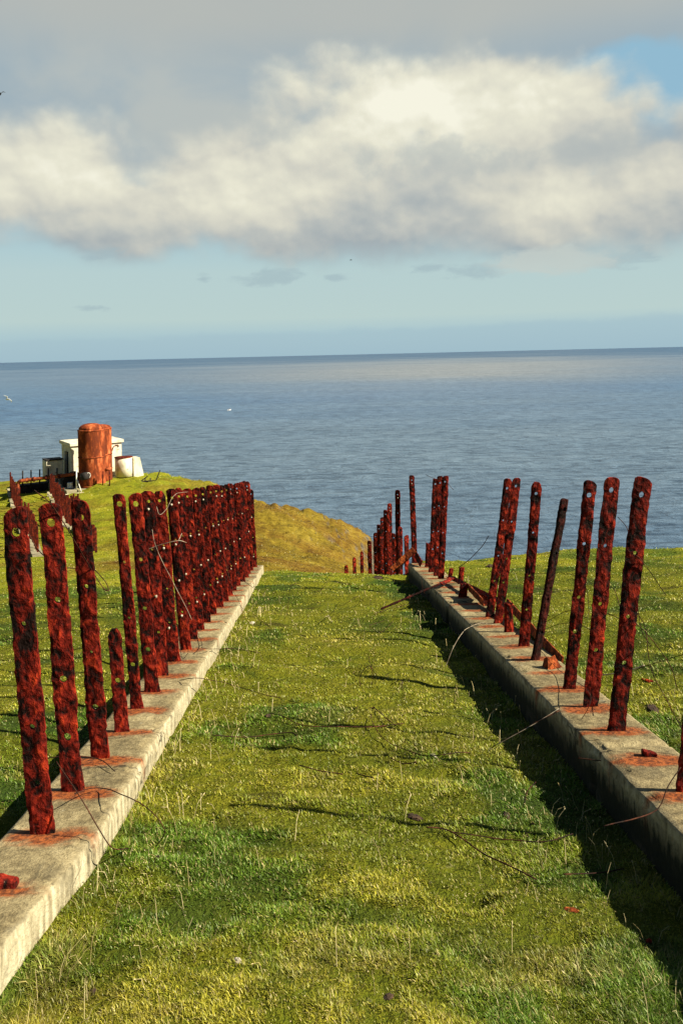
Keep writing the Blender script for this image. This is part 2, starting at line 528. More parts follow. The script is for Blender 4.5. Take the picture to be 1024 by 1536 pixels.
sheen = t.m('EXPONENT', t.m('MULTIPLY', t.m('ADD', t.m('MULTIPLY', sh1, sh1), t.m('MULTIPLY', sh2, sh2)), -1.0))
col = t.mix(t.m('MULTIPLY', sheen, .85), col, (.20, .215, .228))  # pale reflection of the clouds painted into the water colour
tone = t.ramp(t.m('ADD', t.m('MULTIPLY', patch, .6), t.m('MULTIPLY', w3, .4)), [(.38, (.86, .90, .93)), (.6, (1.12, 1.09, 1.06))])
col = t.mix(1.0, col, tone, 'MULTIPLY')
dash = t.noise(t.scale(p, (.30, 1, 1)), .22, 5, .62, .4)
crest = t.ramp(t.m('ADD', t.m('MULTIPLY', dash, .65), t.m('MULTIPLY', w1, .35)), [(.40, (.25, .34, .42)), (.49, (1, 1, 1)), (.60, (1.6, 1.5, 1.42))])
col = t.mix(.8, col, crest, 'MULTIPLY')
foam = t.m('MULTIPLY', t.sst(t.noise(t.scale(p, (.6, 1.5, 1)), .09, 5, .7), .74, .78), .30)
col = t.mix(foam, col, (.5, .5, .48))
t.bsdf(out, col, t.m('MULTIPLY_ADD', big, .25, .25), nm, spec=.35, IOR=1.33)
M['sea'] = m


# ------------------------------------------------------------------ world, sun
EXPO = 1.12
SUN_EL = math.radians(36.5); SUN_OFF = math.radians(12)
sun_dir = Vector((math.cos(SUN_OFF) * math.cos(SUN_EL), -math.sin(SUN_OFF) * math.cos(SUN_EL), math.sin(SUN_EL)))
sd = bpy.data.lights.new('sun', 'SUN')
so = bpy.data.objects.new('sun', sd); COL.objects.link(so)
sd.energy = 5.0; sd.angle = math.radians(.5); sd.color = (1, .92, .74)
so.rotation_euler = sun_dir.to_track_quat('Z', 'Y').to_euler()
so.location = (30, -10, 30)

W = bpy.data.worlds.new('World'); SC.world = W; W.use_nodes = True
nt = W.node_tree
for n in list(nt.nodes): nt.nodes.remove(n)
t = NT(nt)
SKS = .05


def s2l(c):
    f = lambda v: v / 12.92 if v <= .04045 else ((v + .055) / 1.055) ** 2.4
    return tuple(f(x / 255) / (2 ** EXPO) / SKS for x in c)


def ang(px, py):
    d = ray(px, py)
    return math.atan2(d[0], d[1]), math.atan2(d[2], math.hypot(d[0], d[1]))


sky = t.n('ShaderNodeTexSky', sky_type='NISHITA')
sky.sun_disc = False
sky.sun_elevation = SUN_EL; sky.sun_rotation = math.radians(90) + SUN_OFF
sky.altitude = 80; sky.air_density = 1.0; sky.dust_density = .6; sky.ozone_density = 1.0
g = t.n('ShaderNodeTexCoord').outputs['Generated']
sx = t.n('ShaderNodeSeparateXYZ', {0: g})
U = t.m('ARCTAN2', sx.outputs[0], sx.outputs[1])
V = t.m('ARCSINE', sx.outputs[2])
P2 = t.n('ShaderNodeCombineXYZ', {0: U, 1: t.m('MULTIPLY', V, 1.15), 2: .37}).outputs[0]


def colnode(c):
    return t.n('ShaderNodeRGB').outputs[0] if False else s2l(c)


def blob(px, py, ax, up, dn):
    """soft ellipse: 1 in the middle, 0 on its rim; ax, up, dn in photo-sized units"""
    u0, v0 = ang(px, py)
    du = t.m('DIVIDE', t.m('SUBTRACT', U, u0), ax / F)
    dv = t.m('SUBTRACT', V, v0)
    dv = t.m('ADD', t.m('DIVIDE', t.m('MAXIMUM', dv, 0.0), up / F), t.m('DIVIDE', t.m('MINIMUM', dv, 0.0), dn / F))
    return t.m('SUBTRACT', 1.0, t.m('SQRT', t.m('ADD', t.m('MULTIPLY', du, du), t.m('MULTIPLY', dv, dv))))


def umax(l):
    r = l[0]
    for x in l[1:]: r = t.m('SMOOTH_MAX', r, x, .12)
    return r


nA = t.noise(P2, 7.5, 7, .50, .15)          # billows
nB = t.noise(t.add(P2, (.012, .022, 0)), 7.5, 5, .46, .15)
nS = t.noise(P2, 24, 5, .52, .2)
nS2 = t.noise(t.add(P2, (.004, .007, 0)), 24, 4, .5, .2)
nL = t.noise(t.scale(P2, (1, 1.6, 1)), 3.2, 5, .5, .4)
nW = t.noise(t.scale(P2, (1, 2.2, 1)), 26, 6, .6, .4)
warp = t.add(P2, t.scale(t.n('ShaderNodeTexNoise', {'Vector': P2, 'Scale': 14.0, 'Detail': 3.0}).outputs['Color'], (.035, .035, 0)))
def puff(v, sc): return t.n('ShaderNodeTexVoronoi', {'Vector': v, 'Scale': sc, 'Smoothness': .6}, feature='SMOOTH_F1', voronoi_dimensions='2D').outputs['Distance']
pf = t.m('ADD', t.m('MULTIPLY', puff(warp, 17), .62), t.m('MULTIPLY', puff(warp, 41), .38))
pf2 = t.m('ADD', t.m('MULTIPLY', puff(t.add(warp, (.004, .010, 0)), 17), .62), t.m('MULTIPLY', puff(t.add(warp, (.002, .005, 0)), 41), .38))
prel = t.m('SUBTRACT', pf2, pf)
relief = t.m('ADD', t.m('MULTIPLY', t.m('SUBTRACT', nA, nB), 1.25), t.m('MULTIPLY', t.m('SUBTRACT', nS, nS2), .25))

# clear sky, paler and greener to the sea
tint = t.mix(1.0, sky.outputs[0], (.42, .50, .54), 'MULTIPLY')
vr = t.n('ShaderNodeMapRange', {'Value': V, 'From Min': 0.0, 'From Max': .30}).outputs[0]
grad = t.ramp(vr, [(0.0, s2l((163, 191, 202))), (.10, s2l((173, 200, 206))), (.16, s2l((186, 208, 206))), (.36, s2l((183, 207, 208))), (.65, s2l((158, 196, 212))), (1.0, s2l((146, 186, 208)))])
low = t.m('MULTIPLY', t.sst(V, .60, .42), t.sst(sx.outputs[1], .5, .8))
col = t.mix(low, tint, grad)
# bank on the horizon
v0 = ang(512, 492)[1]
bk = t.m('ADD', t.m('SUBTRACT', v0, V), t.m('MULTIPLY', t.m('SUBTRACT', t.noise(t.n('ShaderNodeCombineXYZ', {0: U, 1: t.m('MULTIPLY', V, 2.0), 2: .1}).outputs[0], 16, 6, .6), .5), .022))
bk = t.m('ADD', bk, t.m('MULTIPLY', U, .014))
col = t.mix(t.m('MULTIPLY', t.sst(bk, -.001, .008), .40), col, s2l((160, 188, 201)))
# high grey sheet
sheet = t.m('ADD', t.sst(V, ang(512, 320)[1], ang(512, 190)[1]), t.m('MULTIPLY', t.m('SUBTRACT', nL, .5), .5))
gap = umax([blob(930, 128, 150, 78, 70)])
sheet = t.m('SUBTRACT', sheet, t.m('MULTIPLY', t.sst(t.m('ADD', gap, t.m('ADD', t.m('MULTIPLY', t.m('SUBTRACT', nA, .5), 1.6), t.m('MULTIPLY', t.m('SUBTRACT', nL, .5), .8))), -.35, .85), 1.15))
shc = t.mix(t.sst(nL, .38, .66), s2l((156, 175, 186)), s2l((184, 190, 187)))
shc = t.mix(t.m('MULTIPLY', t.sst(V, ang(512, 130)[1], ang(512, 20)[1]), .85), shc, s2l((184, 186, 180)))
back = t.m('MULTIPLY', t.sst(sx.outputs[1], .4, .75), t.sst(V, .56, .44))
col = t.mix(t.m('MULTIPLY', t.sst(sheet, .12, .62), t.m('MULTIPLY', back, .96)), col, shc)
# cumulus
cu = umax([blob(610, 205, 265, 145, 190), blob(60, 270, 190, 115, 95), blob(360, 300, 240, 120, 92), blob(790, 230, 200, 150, 110), blob(720, 150, 170, 75, 80),
           blob(985, 285, 200, 85, 90), blob(560, 335, 350, 110, 82), blob(840, 335, 300, 90, 74), blob(200, 330, 190, 85, 70), blob(-180, 260, 240, 130, 110), blob(1250, 240, 260, 140, 120)])
cd = t.m('ADD', cu, t.m('ADD', t.m('MULTIPLY', t.m('SUBTRACT', nA, .5), 1.0), t.m('ADD', t.m('MULTIPLY', t.m('SUBTRACT', nS, .5), .25), t.m('MULTIPLY', t.m('SUBTRACT', .42, pf), .20))))
soft = t.n('ShaderNodeMapRange', {'Value': U, 'From Min': -.16, 'From Max': -.02, 'To Min': .58, 'To Max': .36}).outputs[0]
cmask = t.m('MULTIPLY', t.sst(cd, .0, soft), t.sst(t.m('ADD', V, t.m('MULTIPLY', t.m('SUBTRACT', nA, .5), .09)), ang(512, 428)[1], ang(512, 362)[1]))
lit = umax([blob(590, 150, 260, 110, 130), blob(60, 240, 170, 90, 90), blob(340, 290, 160, 80, 90), blob(800, 150, 170, 90, 70), blob(850, 300, 220, 50, 60)])
br = t.m('ADD', t.m('MULTIPLY', lit, .36), t.m('ADD', t.m('MULTIPLY', relief, 1.0), t.m('MULTIPLY', t.m('SUBTRACT', nA, .5), .5)))
br = t.m('ADD', br, t.m('MULTIPLY', prel, .45))
br = t.m('ADD', br, t.m('MULTIPLY', t.sst(V, ang(512, 400)[1], ang(512, 270)[1]), .30))
br = t.m('ADD', br, t.m('MULTIPLY', t.sst(blob(600, 150, 230, 100, 120), .0, 1.3), .24))
br = t.m('ADD', br, .17)
cc = t.ramp(br, [(.0, s2l((164, 174, 178))), (.28, s2l((188, 192, 188))), (.55, s2l((212, 211, 198))), (.80, s2l((231, 229, 210))), (1.0, s2l((246, 244, 226)))])
shade = umax([blob(660, 240, 190, 42, 40), blob(880, 225, 90, 40, 40)])
cc = t.mix(t.m('MULTIPLY', t.sst(t.m('ADD', shade, t.m('MULTIPLY', t.m('SUBTRACT', nS, .5), 2.2)), .1, .8), .6), cc, s2l((176, 184, 184)))
col = t.mix(cmask, col, cc)
# low wisps under the cloud base
wi = umax([blob(405, 416, 75, 20, 20), blob(305, 418, 16, 12, 12), blob(145, 379, 52, 14, 14), blob(500, 416, 34, 9, 9), blob(920, 388, 85, 22, 22), blob(720, 406, 60, 18, 16), blob(640, 402, 30, 10, 10), blob(135, 462, 30, 7, 7)])
wm = t.sst(t.m('ADD', wi, t.m('MULTIPLY', t.m('SUBTRACT', nW, .5), 2.6)), .12, .85)
col = t.mix(t.m('MULTIPLY', wm, .62), col, s2l((162, 184, 191)))
flat = t.sst(t.m('ADD', blob(830, 392, 130, 27, 26), t.m('MULTIPLY', t.m('SUBTRACT', nW, .5), 1.3)), .08, .6)
col = t.mix(t.m('MULTIPLY', flat, .8), col, s2l((196, 205, 200)))
# water-coloured below the horizon
col = t.mix(t.sst(V, 0.0, -.03), col, s2l((70, 95, 110)))
bg = t.n('ShaderNodeBackground', {'Color': col, 'Strength': SKS})
wo = t.n('ShaderNodeOutputWorld')
nt.links.new(bg.outputs[0], wo.inputs['Surface'])

vs = SC.view_settings
vs.view_transform = 'Standard'; vs.look = 'None'; vs.gamma = 1; vs.exposure = EXPO
vs.use_curve_mapping = False

# ------------------------------------------------------------------ ground sheet
def spaced(fine0, fine1, step, lo, hi, g=1.06):
    a = list(np.arange(fine0, fine1, step))
    s = step; v = a[-1]
    while v < hi: s *= g; v += s; a.append(v)
    s = step; v = a[0]; b = []
    while v > lo: s *= g; v -= s; b.append(v)
    return np.array(b[::-1] + a)


gx = spaced(-3.2, 3.6, .055, -260, 160, 1.045)
gy = spaced(2.1, 18.1, .055, -60, 190, 1.018)
GX, GY = np.meshgrid(gx, gy)
GZ = gz(GX, GY)
nx, ny = len(gx), len(gy)
V3 = np.stack([GX.ravel(), GY.ravel(), GZ.ravel()], 1)
ii = (np.arange(ny - 1)[:, None] * nx + np.arange(nx - 1)[None, :]).ravel()
FC = np.stack([ii, ii + 1, ii + nx + 1, ii + nx], 1)
ground = np_mesh('ground', V3, FC, M['turf'])
tag(ground, 'short cropped turf of the headland falling away to the sea', 'ground', kind='structure')


def add_attr(o, name, vals):
    a = o.data.attributes.new(name, 'FLOAT', 'POINT')
    a.data.foreach_set('value', np.asarray(vals, np.float32).ravel())


def lushness(x, y):
    n = fbm(x * 1.5 + 50 + (fbm(x * 3, y * 3, 2) - .5), y * 1.9 + 3, 5)
    side = .75 * np.exp(-((x - XLO + .35) / .5) ** 2) * sstep(9, 5, y) + .45 * np.exp(-((x - 1.15) / .35) ** 2)
    return np.clip(sstep(.47, .70, n + .10 * side + .09 * sstep(5.5, 2.3, y) - .05 * sstep(5, 8, y) * sstep(-1.2, -.9, x) * sstep(1.4, 1.1, x)) * .8 + side * .35, 0, 1) * sstep(20, 13, y)


def brownness(x, y):
    a = sstep(16, 20, y) * sstep(-9.5, -5.0, x + (fbm(x * .3, y * .3) - .5) * 5)
    b = .55 * sstep(.50, .62, fbm(x * .35 + 9, y * .5 + 20, 4)) * sstep(14, 24, y)
    top = sstep(.45, .6, fbm(x * .4 + 2, y * .4 + 5)) * .3
    rgt = sstep(2, 3, x) * sstep(16.5, 15, y)
    return np.clip(np.maximum(a - top * .6, b), 0, 1) * (1 - rgt)


add_attr(ground, 'lush', lushness(GX, GY))
add_attr(ground, 'brown', brownness(GX, GY))
add_attr(ground, 'thatch_shade', sstep(15, 11, GY) * sstep(-1, 1, GY))
gzy, gzx = np.gradient(GZ, gy, gx)
add_attr(ground, 'cliff', sstep(.75, 1.3, np.hypot(gzx, gzy)) * sstep(17, 22, GY))

# ------------------------------------------------------------------ sea
SEA = -76.0
R_ = 70000
sv = [(-R_, -2000, SEA), (R_, -2000, SEA), (R_, R_, SEA), (-R_, R_, SEA)]
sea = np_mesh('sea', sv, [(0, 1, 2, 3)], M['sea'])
tag(sea, 'grey blue ocean reaching to the horizon', 'sea', kind='structure')

# ------------------------------------------------------------------ the two kerb beams
SP = .4625
LX, RX = -1.30, 1.79
left_slots = [3.55 + SP * i for i in range(-3, 24)]
right_slots = [4.61 + .46 * i for i in range(-5, 22)]


def beam(name, xi, xo, y0, y1, h_in, h_out, slots, xc, inner_sign, seed, face_shade=0.0, joints=()):
    """concrete strip; inner face towards the track"""
    st = .03
    ys = np.arange(y0, y1 + .001, st)
    prof = []      # (x, drop below top, side, foot)
    for d in np.linspace(h_in, .03, 14): prof.append((xi, d, 1, sstep(h_in * .25, h_in * .85, d)))
    prof.append((xi - inner_sign * .002, .010, .8, 0)); prof.append((xi - inner_sign * .010, .002, .3, 0))
    n = 16
    a = xi - inner_sign * .045; b = xo + inner_sign * .03
    for k in range(n): prof.append((a + (b - a) * k / (n - 1), 0, 0, 0))
    prof.append((xo + inner_sign * .01, .006, .3, 0)); prof.append((xo, .025, .8, 0))
    for d in np.linspace(.06, h_out, 6): prof.append((xo, d, 1, sstep(.1, .35, d)))
    m_ = len(prof)
    PX = np.array([p[0] for p in prof]); PD = np.array([p[1] for p in prof])
    X = np.repeat(PX[None], len(ys), 0); D = np.repeat(PD[None], len(ys), 0); Y = np.repeat(ys[:, None], m_, 1)
    e = fbm(Y * 4 + seed, X * 0 + seed, 4) - .5
    edge = (D < .05) & ((np.abs(X - xi) < .05))
    XB = X.copy(); D0 = D.copy()
    for yj, wj, dj in joints:
        q = np.exp(-((Y - yj + .01 * np.sin(D * 40)) / wj) ** 2)
        D = D + q * dj * (D < .02); X = X - inner_sign * q * dj * 1.2 * (np.abs(X - xi) < .06)
    X = X + edge * (-inner_sign) * np.clip(fbm(Y * 9 + seed, D * 0 + 3, 3) - .57, 0, 1) * .07
    D = D + edge * np.clip(fbm(Y * 9 + seed, D * 0 + 3, 3) - .57, 0, 1) * .05
    if inner_sign > 0: X = X + lshift(Y)
    X = X + e * .006 + (fbm(Y * 14 + 7, D * 20 + seed, 3) - .5) * .007
    Zt = -BH - K * Y - D + (fbm(X * 8 + seed, Y * 6, 3) - .5) * .012
    verts = np.stack([X.ravel(), Y.ravel(), Zt.ravel()], 1)
    ii = (np.arange(len(ys) - 1)[:, None] * m_ + np.arange(m_ - 1)[None]).ravel()
    fc = np.stack([ii, ii + 1, ii + m_ + 1, ii + m_], 1)
    if inner_sign < 0: fc = fc[:, ::-1]
    # end caps as fans of quads to a middle line at the base
    nv = len(verts)
    extra = []; ef = []
    for r_, row in enumerate((0, len(ys) - 1)):
        base_i = row * m_
        c0 = nv + len(extra)
        extra.append((verts[base_i:base_i + m_, 0].mean(), ys[row] + (.0 if row == 0 else .0), -BH - K * ys[row] - .15))
        for k in range(m_ - 1):
            ef.append((base_i + k, base_i + k + 1, c0, c0) if False else (base_i + k, base_i + k + 1, c0))
    me_v = np.concatenate([verts, np.array(extra)])
    o = np_mesh(name, me_v, fc, M['concrete'])
    # caps through bmesh
    bm = bmesh.new(); bm.from_mesh(o.data); bm.verts.ensure_lookup_table()
    for a_, b_, c_ in ef:
        try: bm.faces.new((bm.verts[a_], bm.verts[b_], bm.verts[c_]))
        except ValueError: pass
    bmesh.ops.recalc_face_normals(bm, faces=bm.faces)
    bm.to_mesh(o.data); bm.free()
    pad = lambda A: np.concatenate([A.ravel(), [A.ravel()[0], A.ravel()[-1]]])
    S = np.repeat(np.array([p[2] for p in prof])[None], len(ys), 0)
    FT = np.repeat(np.array([p[3] for p in prof])[None], len(ys), 0)
    stn = np.zeros_like(X)
    rs = np.random.default_rng(seed)
    for s in slots:
        k = rs.uniform(.9, 1.35)
        wob = (fbm(X * 9, Y * 9 + s, 2) - .5) * .07
        dy = (Y + wob - s + .03)
        dx = XB - xc
        top = np.exp(-(dy / (.065 + .03 * rs.random())) ** 2) * np.exp(-(np.abs(dx + inner_sign * -.03) / .19) ** 3) * k
        run = rs.uniform(.0, .9) if rs.random() < .6 else 0
        face = np.exp(-((Y - s + .03) / .045) ** 2) * np.exp(-D / .16) * run * (np.abs(XB - xi) < .06)
        stn = np.maximum(stn, np.maximum(top * np.exp(-D / .06), face))
    FT = np.maximum(FT * (.35 if face_shade == 0 else 1), np.where((D0 > .03) & (np.abs(XB - xi) < .08), face_shade * sstep(.0, .32, D0) + face_shade * .40, 0))  # shade of the inner face painted into the concrete colour, deeper downward
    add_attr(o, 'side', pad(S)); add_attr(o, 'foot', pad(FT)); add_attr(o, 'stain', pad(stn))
    return o


lb = beam('concrete_kerb', XLI, XLO, 1.0, 14.0, .30, .40, left_slots, LX, 1, 3, joints=[(5.2, .02, .022), (8.6, .02, .03), (11.9, .03, .03)])
tag(lb, 'long low pale concrete kerb on the left of the track, sunlit inner face and rust stains', 'kerb')
rb_ = beam('concrete_kerb', XRI, XRO, 1.0, 13.5, .50, .30, right_slots, RX, -1, 9, face_shade=.82, joints=[(4.35, .02, .02), (7.4, .02, .025), (float(onp(668, 903, BH)[1]), .045, .07), (11.0, .03, .03)])
tag(rb_, 'long concrete kerb on the right of the track, its inner face dark in shadow', 'kerb')


# ------------------------------------------------------------------ posts
def post_mesh(name, h, w, th, holes, seed, nc=4, row=.035, top='cham', rough=1.0, wv=.1, foot=0.0):
    """flat bar standing on z=0, face along y, with true round holes at the heights in holes [(z, r)]"""
    nb = nc * 4
    rows = []                        # structures: list of rows of (x, z) front points, faces by index
    P = []; Fq = []; bound = []
    def addp(x, z): P.append((x, z)); return len(P) - 1
    xs = [(-.5 + i / nc) * w for i in range(nc + 1)]
    cells = []
    z = 0.0
    hs = sorted([q for q in holes if w * .55 < q[0] < h - w * .5])
    hole_rings = []
    prev = [addp(x, 0) for x in xs]
    def strip(prev, z0, z1):
        n = max(1, int(round((z1 - z0) / row)))
        for k in range(1, n + 1):
            zz = z0 + (z1 - z0) * k / n
            cur = [addp(x, zz) for x in xs]
            for i in range(nc): Fq.append((prev[i], prev[i + 1], cur[i + 1], cur[i]))
            prev = cur
        return prev
    left_edge = []; right_edge = []
    zcur = 0.0
    for hz, hr in hs:
        a = hz - w / 2; b = hz + w / 2
        if a < zcur + .005: continue
        prev = strip(prev, zcur, a)
        # perimeter, counter-clockwise from bottom-left
        zs = [a + (b - a) * k / nc for k in range(nc + 1)]
        bot = prev
        rgt = [addp(xs[-1], zs[k]) for k in range(1, nc)]
        topr = [addp(x, b) for x in xs]
        lft = [addp(xs[0], zs[k]) for k in range(1, nc)]
        per = bot + rgt + topr[::-1] + lft[::-1]
        mid = []; inn = []
        for q in per:
            x, zz = P[q]
            an = math.atan2(zz - hz, x)
            cxp, czp = hr * math.cos(an), hz + hr * math.sin(an)
            mid.append(addp((x + cxp) / 2, (zz + czp) / 2)); inn.append(addp(cxp, czp))
        m_ = len(per)
        for i in range(m_):
            j = (i + 1) % m_
            Fq.append((per[i], per[j], mid[j], mid[i])); Fq.append((mid[i], mid[j], inn[j], inn[i]))
        hole_rings.append(inn)
        prev = topr; zcur = b
    prev = strip(prev, zcur, h)
    P = np.array(P)
    # shape: chamfered or ragged top, wavy sides
    X, Zc = P[:, 0].copy(), P[:, 1].copy()
    if top == 'cham':
        cut = w * .22
        dz = np.clip(np.abs(X) - (w / 2 - cut), 0, None)
        sel = Zc > h - w * .5
        Zc = np.where(sel, Zc - dz * .9 * np.clip((Zc - (h - w * .5)) / (w * .5), 0, 1), Zc)
        X = np.where(Zc > h - cut * 1.4, X * (1 - .05 * np.clip((Zc - (h - cut * 1.4)) / (cut * 1.4), 0, 1)), X)
        Zc = Zc + np.where(sel, X * ((seed * 7.7) % 1 - .5) * .5, 0)
    elif top == 'round':
        sel = Zc > h - w * .6
        tt = np.clip((Zc - (h - w * .6)) / (w * .6), 0, 1)
        X = X * (1 - .55 * tt ** 2)
    elif top == 'ragged':
        sel = Zc > h - w
        Zc = Zc + np.where(sel, (vnoise(X * 60 + seed, Zc * 0 + seed) - .5) * .05, 0)
    s = seed * 3.7
    wave = (fbm(Zc * 2.2 + s, Zc * 0 + s, 3) - .5) * w * wv * 1.6
    wid = .97 + (fbm(Zc * 5 + s * 2, Zc * 0 + 1, 3) - .5) * wv * 1.6
    if foot: wid = wid + foot * np.exp(-(Zc / .07) ** 1.5)
    jag = (fbm(Zc * 34 + s, np.sign(X) * 9 + X * 0 + 4, 3) - .5) * w * .13 * rough * (np.abs(X) > w * .45)
    X = X * wid + wave + jag
    N = len(P)
    def face_y(side):
        n1 = fbm(X * 22 + s + side * 9, Zc * 13 + s, 4) - .5
        n2 = fbm(X * 50 + side * 5, Zc * 34 + s, 3) - .5
        plate = np.floor(fbm(X * 10 + s, Zc * 8 + side * 3, 3) * 7) / 7 - .5
        return (n1 * .008 + n2 * .005 + plate * .009) * rough
    edgef = 1 - .35 * (np.abs(P[:, 0]) / (w / 2)) ** 4
    Yf = -th / 2 * edgef - face_y(0); Yb = th / 2 * edgef + face_y(1)
    Yf = np.minimum(Yf, -.004); Yb = np.maximum(Yb, .004)
    V_ = np.concatenate([np.stack([X, Yf, Zc], 1), np.stack([X, Yb, Zc], 1)])
    Fq = np.array(Fq)
    faces = [Fq, Fq[:, ::-1] + N]
    # rim faces = boundary edges
    ed = {}
    for q in Fq:
        for a_, b_ in zip(q, np.roll(q, -1)):
            kk = (min(a_, b_), max(a_, b_))
            if kk in ed: ed[kk] = None
            else: ed[kk] = (a_, b_)
    rim = [(b_, a_, a_ + N, b_ + N) for e_ in ed.values() if e_ for a_, b_ in [e_]]
    faces.append(np.array(rim))
    me = bpy.data.meshes.new(name)
    FA = np.concatenate(faces)
    me.vertices.add(len(V_)); me.vertices.foreach_set('co', V_.astype(np.float32).ravel())
    me.loops.add(FA.size); me.loops.foreach_set('vertex_index', FA.astype(np.int32).ravel())
    me.polygons.add(len(FA))
    me.polygons.foreach_set('loop_start', np.arange(0, FA.size, 4, dtype=np.int32))
    me.polygons.foreach_set('loop_total', np.full(len(FA), 4, np.int32))
    me.update(calc_edges=True)
    me.polygons.foreach_set('use_smooth', np.zeros(len(FA), bool))
    return me


def stand(base, top, twist=0.0):
    """matrix with z from base to top and the face looking back along the track"""
    B = Vector(base); T = Vector(top)
    z = (T - B).normalized()
    y = Vector((math.sin(twist), math.cos(twist), 0)); y = (y - z * y.dot(z)).normalized()
    x = y.cross(z)
    return Matrix(((x[0], y[0], z[0], B[0]), (x[1], y[1], z[1], B[1]), (x[2], y[2], z[2], B[2]), (0, 0, 0, 1)))


PN = [0]
def post_at(base, top, w, label, group, cat='post', holes=None, th=.022, twist=0.0, top_style='cham', bolts=(), name='rusty_post', nc=4, row=.03, foot=.0, rough=1.0, wv=.1, matl='rust', sink=.06):
    PN[0] += 1
    B = Vector(base); T = Vector(top)
    d = (T - B).normalized()
    B2 = B - d * sink
    h = (T - B2).length
    if holes is None:
        holes = [(h - .095, .0165), (h - .44, .0115), (h - .80, .012), (h - 1.13, .015)]
    me = post_mesh('post_mesh', h, w, th, holes, PN[0] * 1.37 + 2, nc=nc, row=row, top=top_style, foot=foot, rough=rough, wv=wv)
    o = link(name, me, M[matl])
    o.matrix_world = stand(B2, T, twist)
    tag(o, label, cat, group)
    for bz in bolts:
        bm = bmesh.new()
        pr = [(.0, -.012), (.009, -.010), (.0105, .0), (.0105, .012), (.0, .014)]
        lathe(bm, [(r, z) for r, z in pr], 8)
        bmesh.ops.rotate(bm, verts=bm.verts, cent=(0, 0, 0), matrix=Matrix.Rotation(PI / 2, 3, 'X'))
        bmesh.ops.translate(bm, verts=bm.verts, vec=(random.uniform(-.008, .008), -th / 2 - .009, h - bz))
        bo = bm_obj('bolt', bm, M['bolt'], o, True)
    return o


def vtop(px, py, base):
    """point above base, in the upright plane across the track through base"""
    d = ray(px, py)
    n = Vector((0, 1, 0))
    return Vector(d * (base[1] / d[1]))


ORD = ['first', 'second', 'third', 'fourth', 'fifth', 'sixth', 'seventh', 'eighth', 'ninth', 'tenth', 'eleventh', 'twelfth', 'thirteenth', 'fourteenth',
       'fifteenth', 'sixteenth', 'seventeenth', 'eighteenth', 'nineteenth', 'twentieth', 'twenty-first', 'twenty-second', 'twenty-third', 'twenty-fourth']
GL = 'rusty posts along the left kerb'; GR = 'rusty posts along the right kerb'; GV = 'rusty posts beyond the crest of the track'
# left row, the ones in front told apart
Lp = [
    ((22, 762), (65, 1250), .112, 'frontmost tall rusty post on the left kerb, nearest the camera', 'cham', [(.11, .018), (.53, .010), (1.0, .0105), (1.26, .0125)]),
    ((75, 755), (109, 1187), .112, 'tall rusty post on the left kerb, next behind the frontmost one, with an eight-cornered top', 'cham', [(.10, .0185), (.50, .014), (.91, .015), (1.21, .017)]),
    ((120, 750), (151, 1137), .108, 'third tall rusty post from the front on the left kerb, dark near its foot', 'cham', [(.10, .016), (.50, .011), (.88, .008), (1.20, .015)]),
    ((171, 943), (183, 1097), .088, 'short broken rusty post with a rounded top on the left kerb', 'round', [(.33, .0155)]),
    ((178, 741), (205, 1063), .082, 'slender tall rusty post just behind the short broken one on the left kerb', 'cham', [(.07, .017), (.48, .010), (.87, .010), (1.20, .015)]),
    ((203, 740), (228, 1038), .105, 'tall rusty post with flared foot, first of the close-packed posts on the left kerb', 'cham', [(.08, .019), (.50, .013), (.87, .014), (1.18, .016)]),
]
for i, (tp, bp, w, lab, sty, hl) in enumerate(Lp):
    B = onp(bp[0], bp[1], BH); T = vtop(tp[0], tp[1], B); h = (T - Vector(B)).length + .06
    post_at(B, T, w, lab, GL, holes=[(h - a, r * 1.22) for a, r in hl], top_style=sty, foot=.35 if i in (3, 4, 5) else .08, row=.022, nc=6, twist=random.uniform(-.12, .12), bolts=(),)
# the rest of the left row, close together
yl = [3.55 + SP * i for i in range(6, 24)]
for k, y in enumerate(yl):
    if y > 13.98: break
    B = np.array([LX + random.uniform(-.02, .02) + .012 * max(0, k - 6), y, -BH - K * y])
    bx_, _by = proj(B)
    tx_ = bx_ - np.interp(bx_, [244, 288, 307, 347, 387], [22, 21, 17, 11, 4]) + random.uniform(-1.2, 1.2)
    ty_ = np.interp(tx_, [201, 290, 376], [740, 731, 722]) + random.uniform(-1.5, 1.5) + (13 if y > 13.7 else 0)
    T = vtop(tx_, ty_, B)
    hgt = (T - Vector(B)).length
    post_at(B, T, random.uniform(.098, .116), 'tall rusty post on the left kerb, %s in the close-packed run behind the slender post' % ORD[k + 1], GL,
            holes=[(hgt + .06 - .085, .014), (hgt - .42, .010), (hgt - .80, .010), (hgt - 1.1, .012)], top_style=random.choice(['cham', 'cham', 'round']), row=.035,
            foot=random.choice([0, .12, .25]), twist=random.uniform(-.1, .1), bolts=([.145, .86] if k % 3 == 0 else [.50, 1.2] if k % 3 == 1 else [.145, .52, .86, 1.19]))
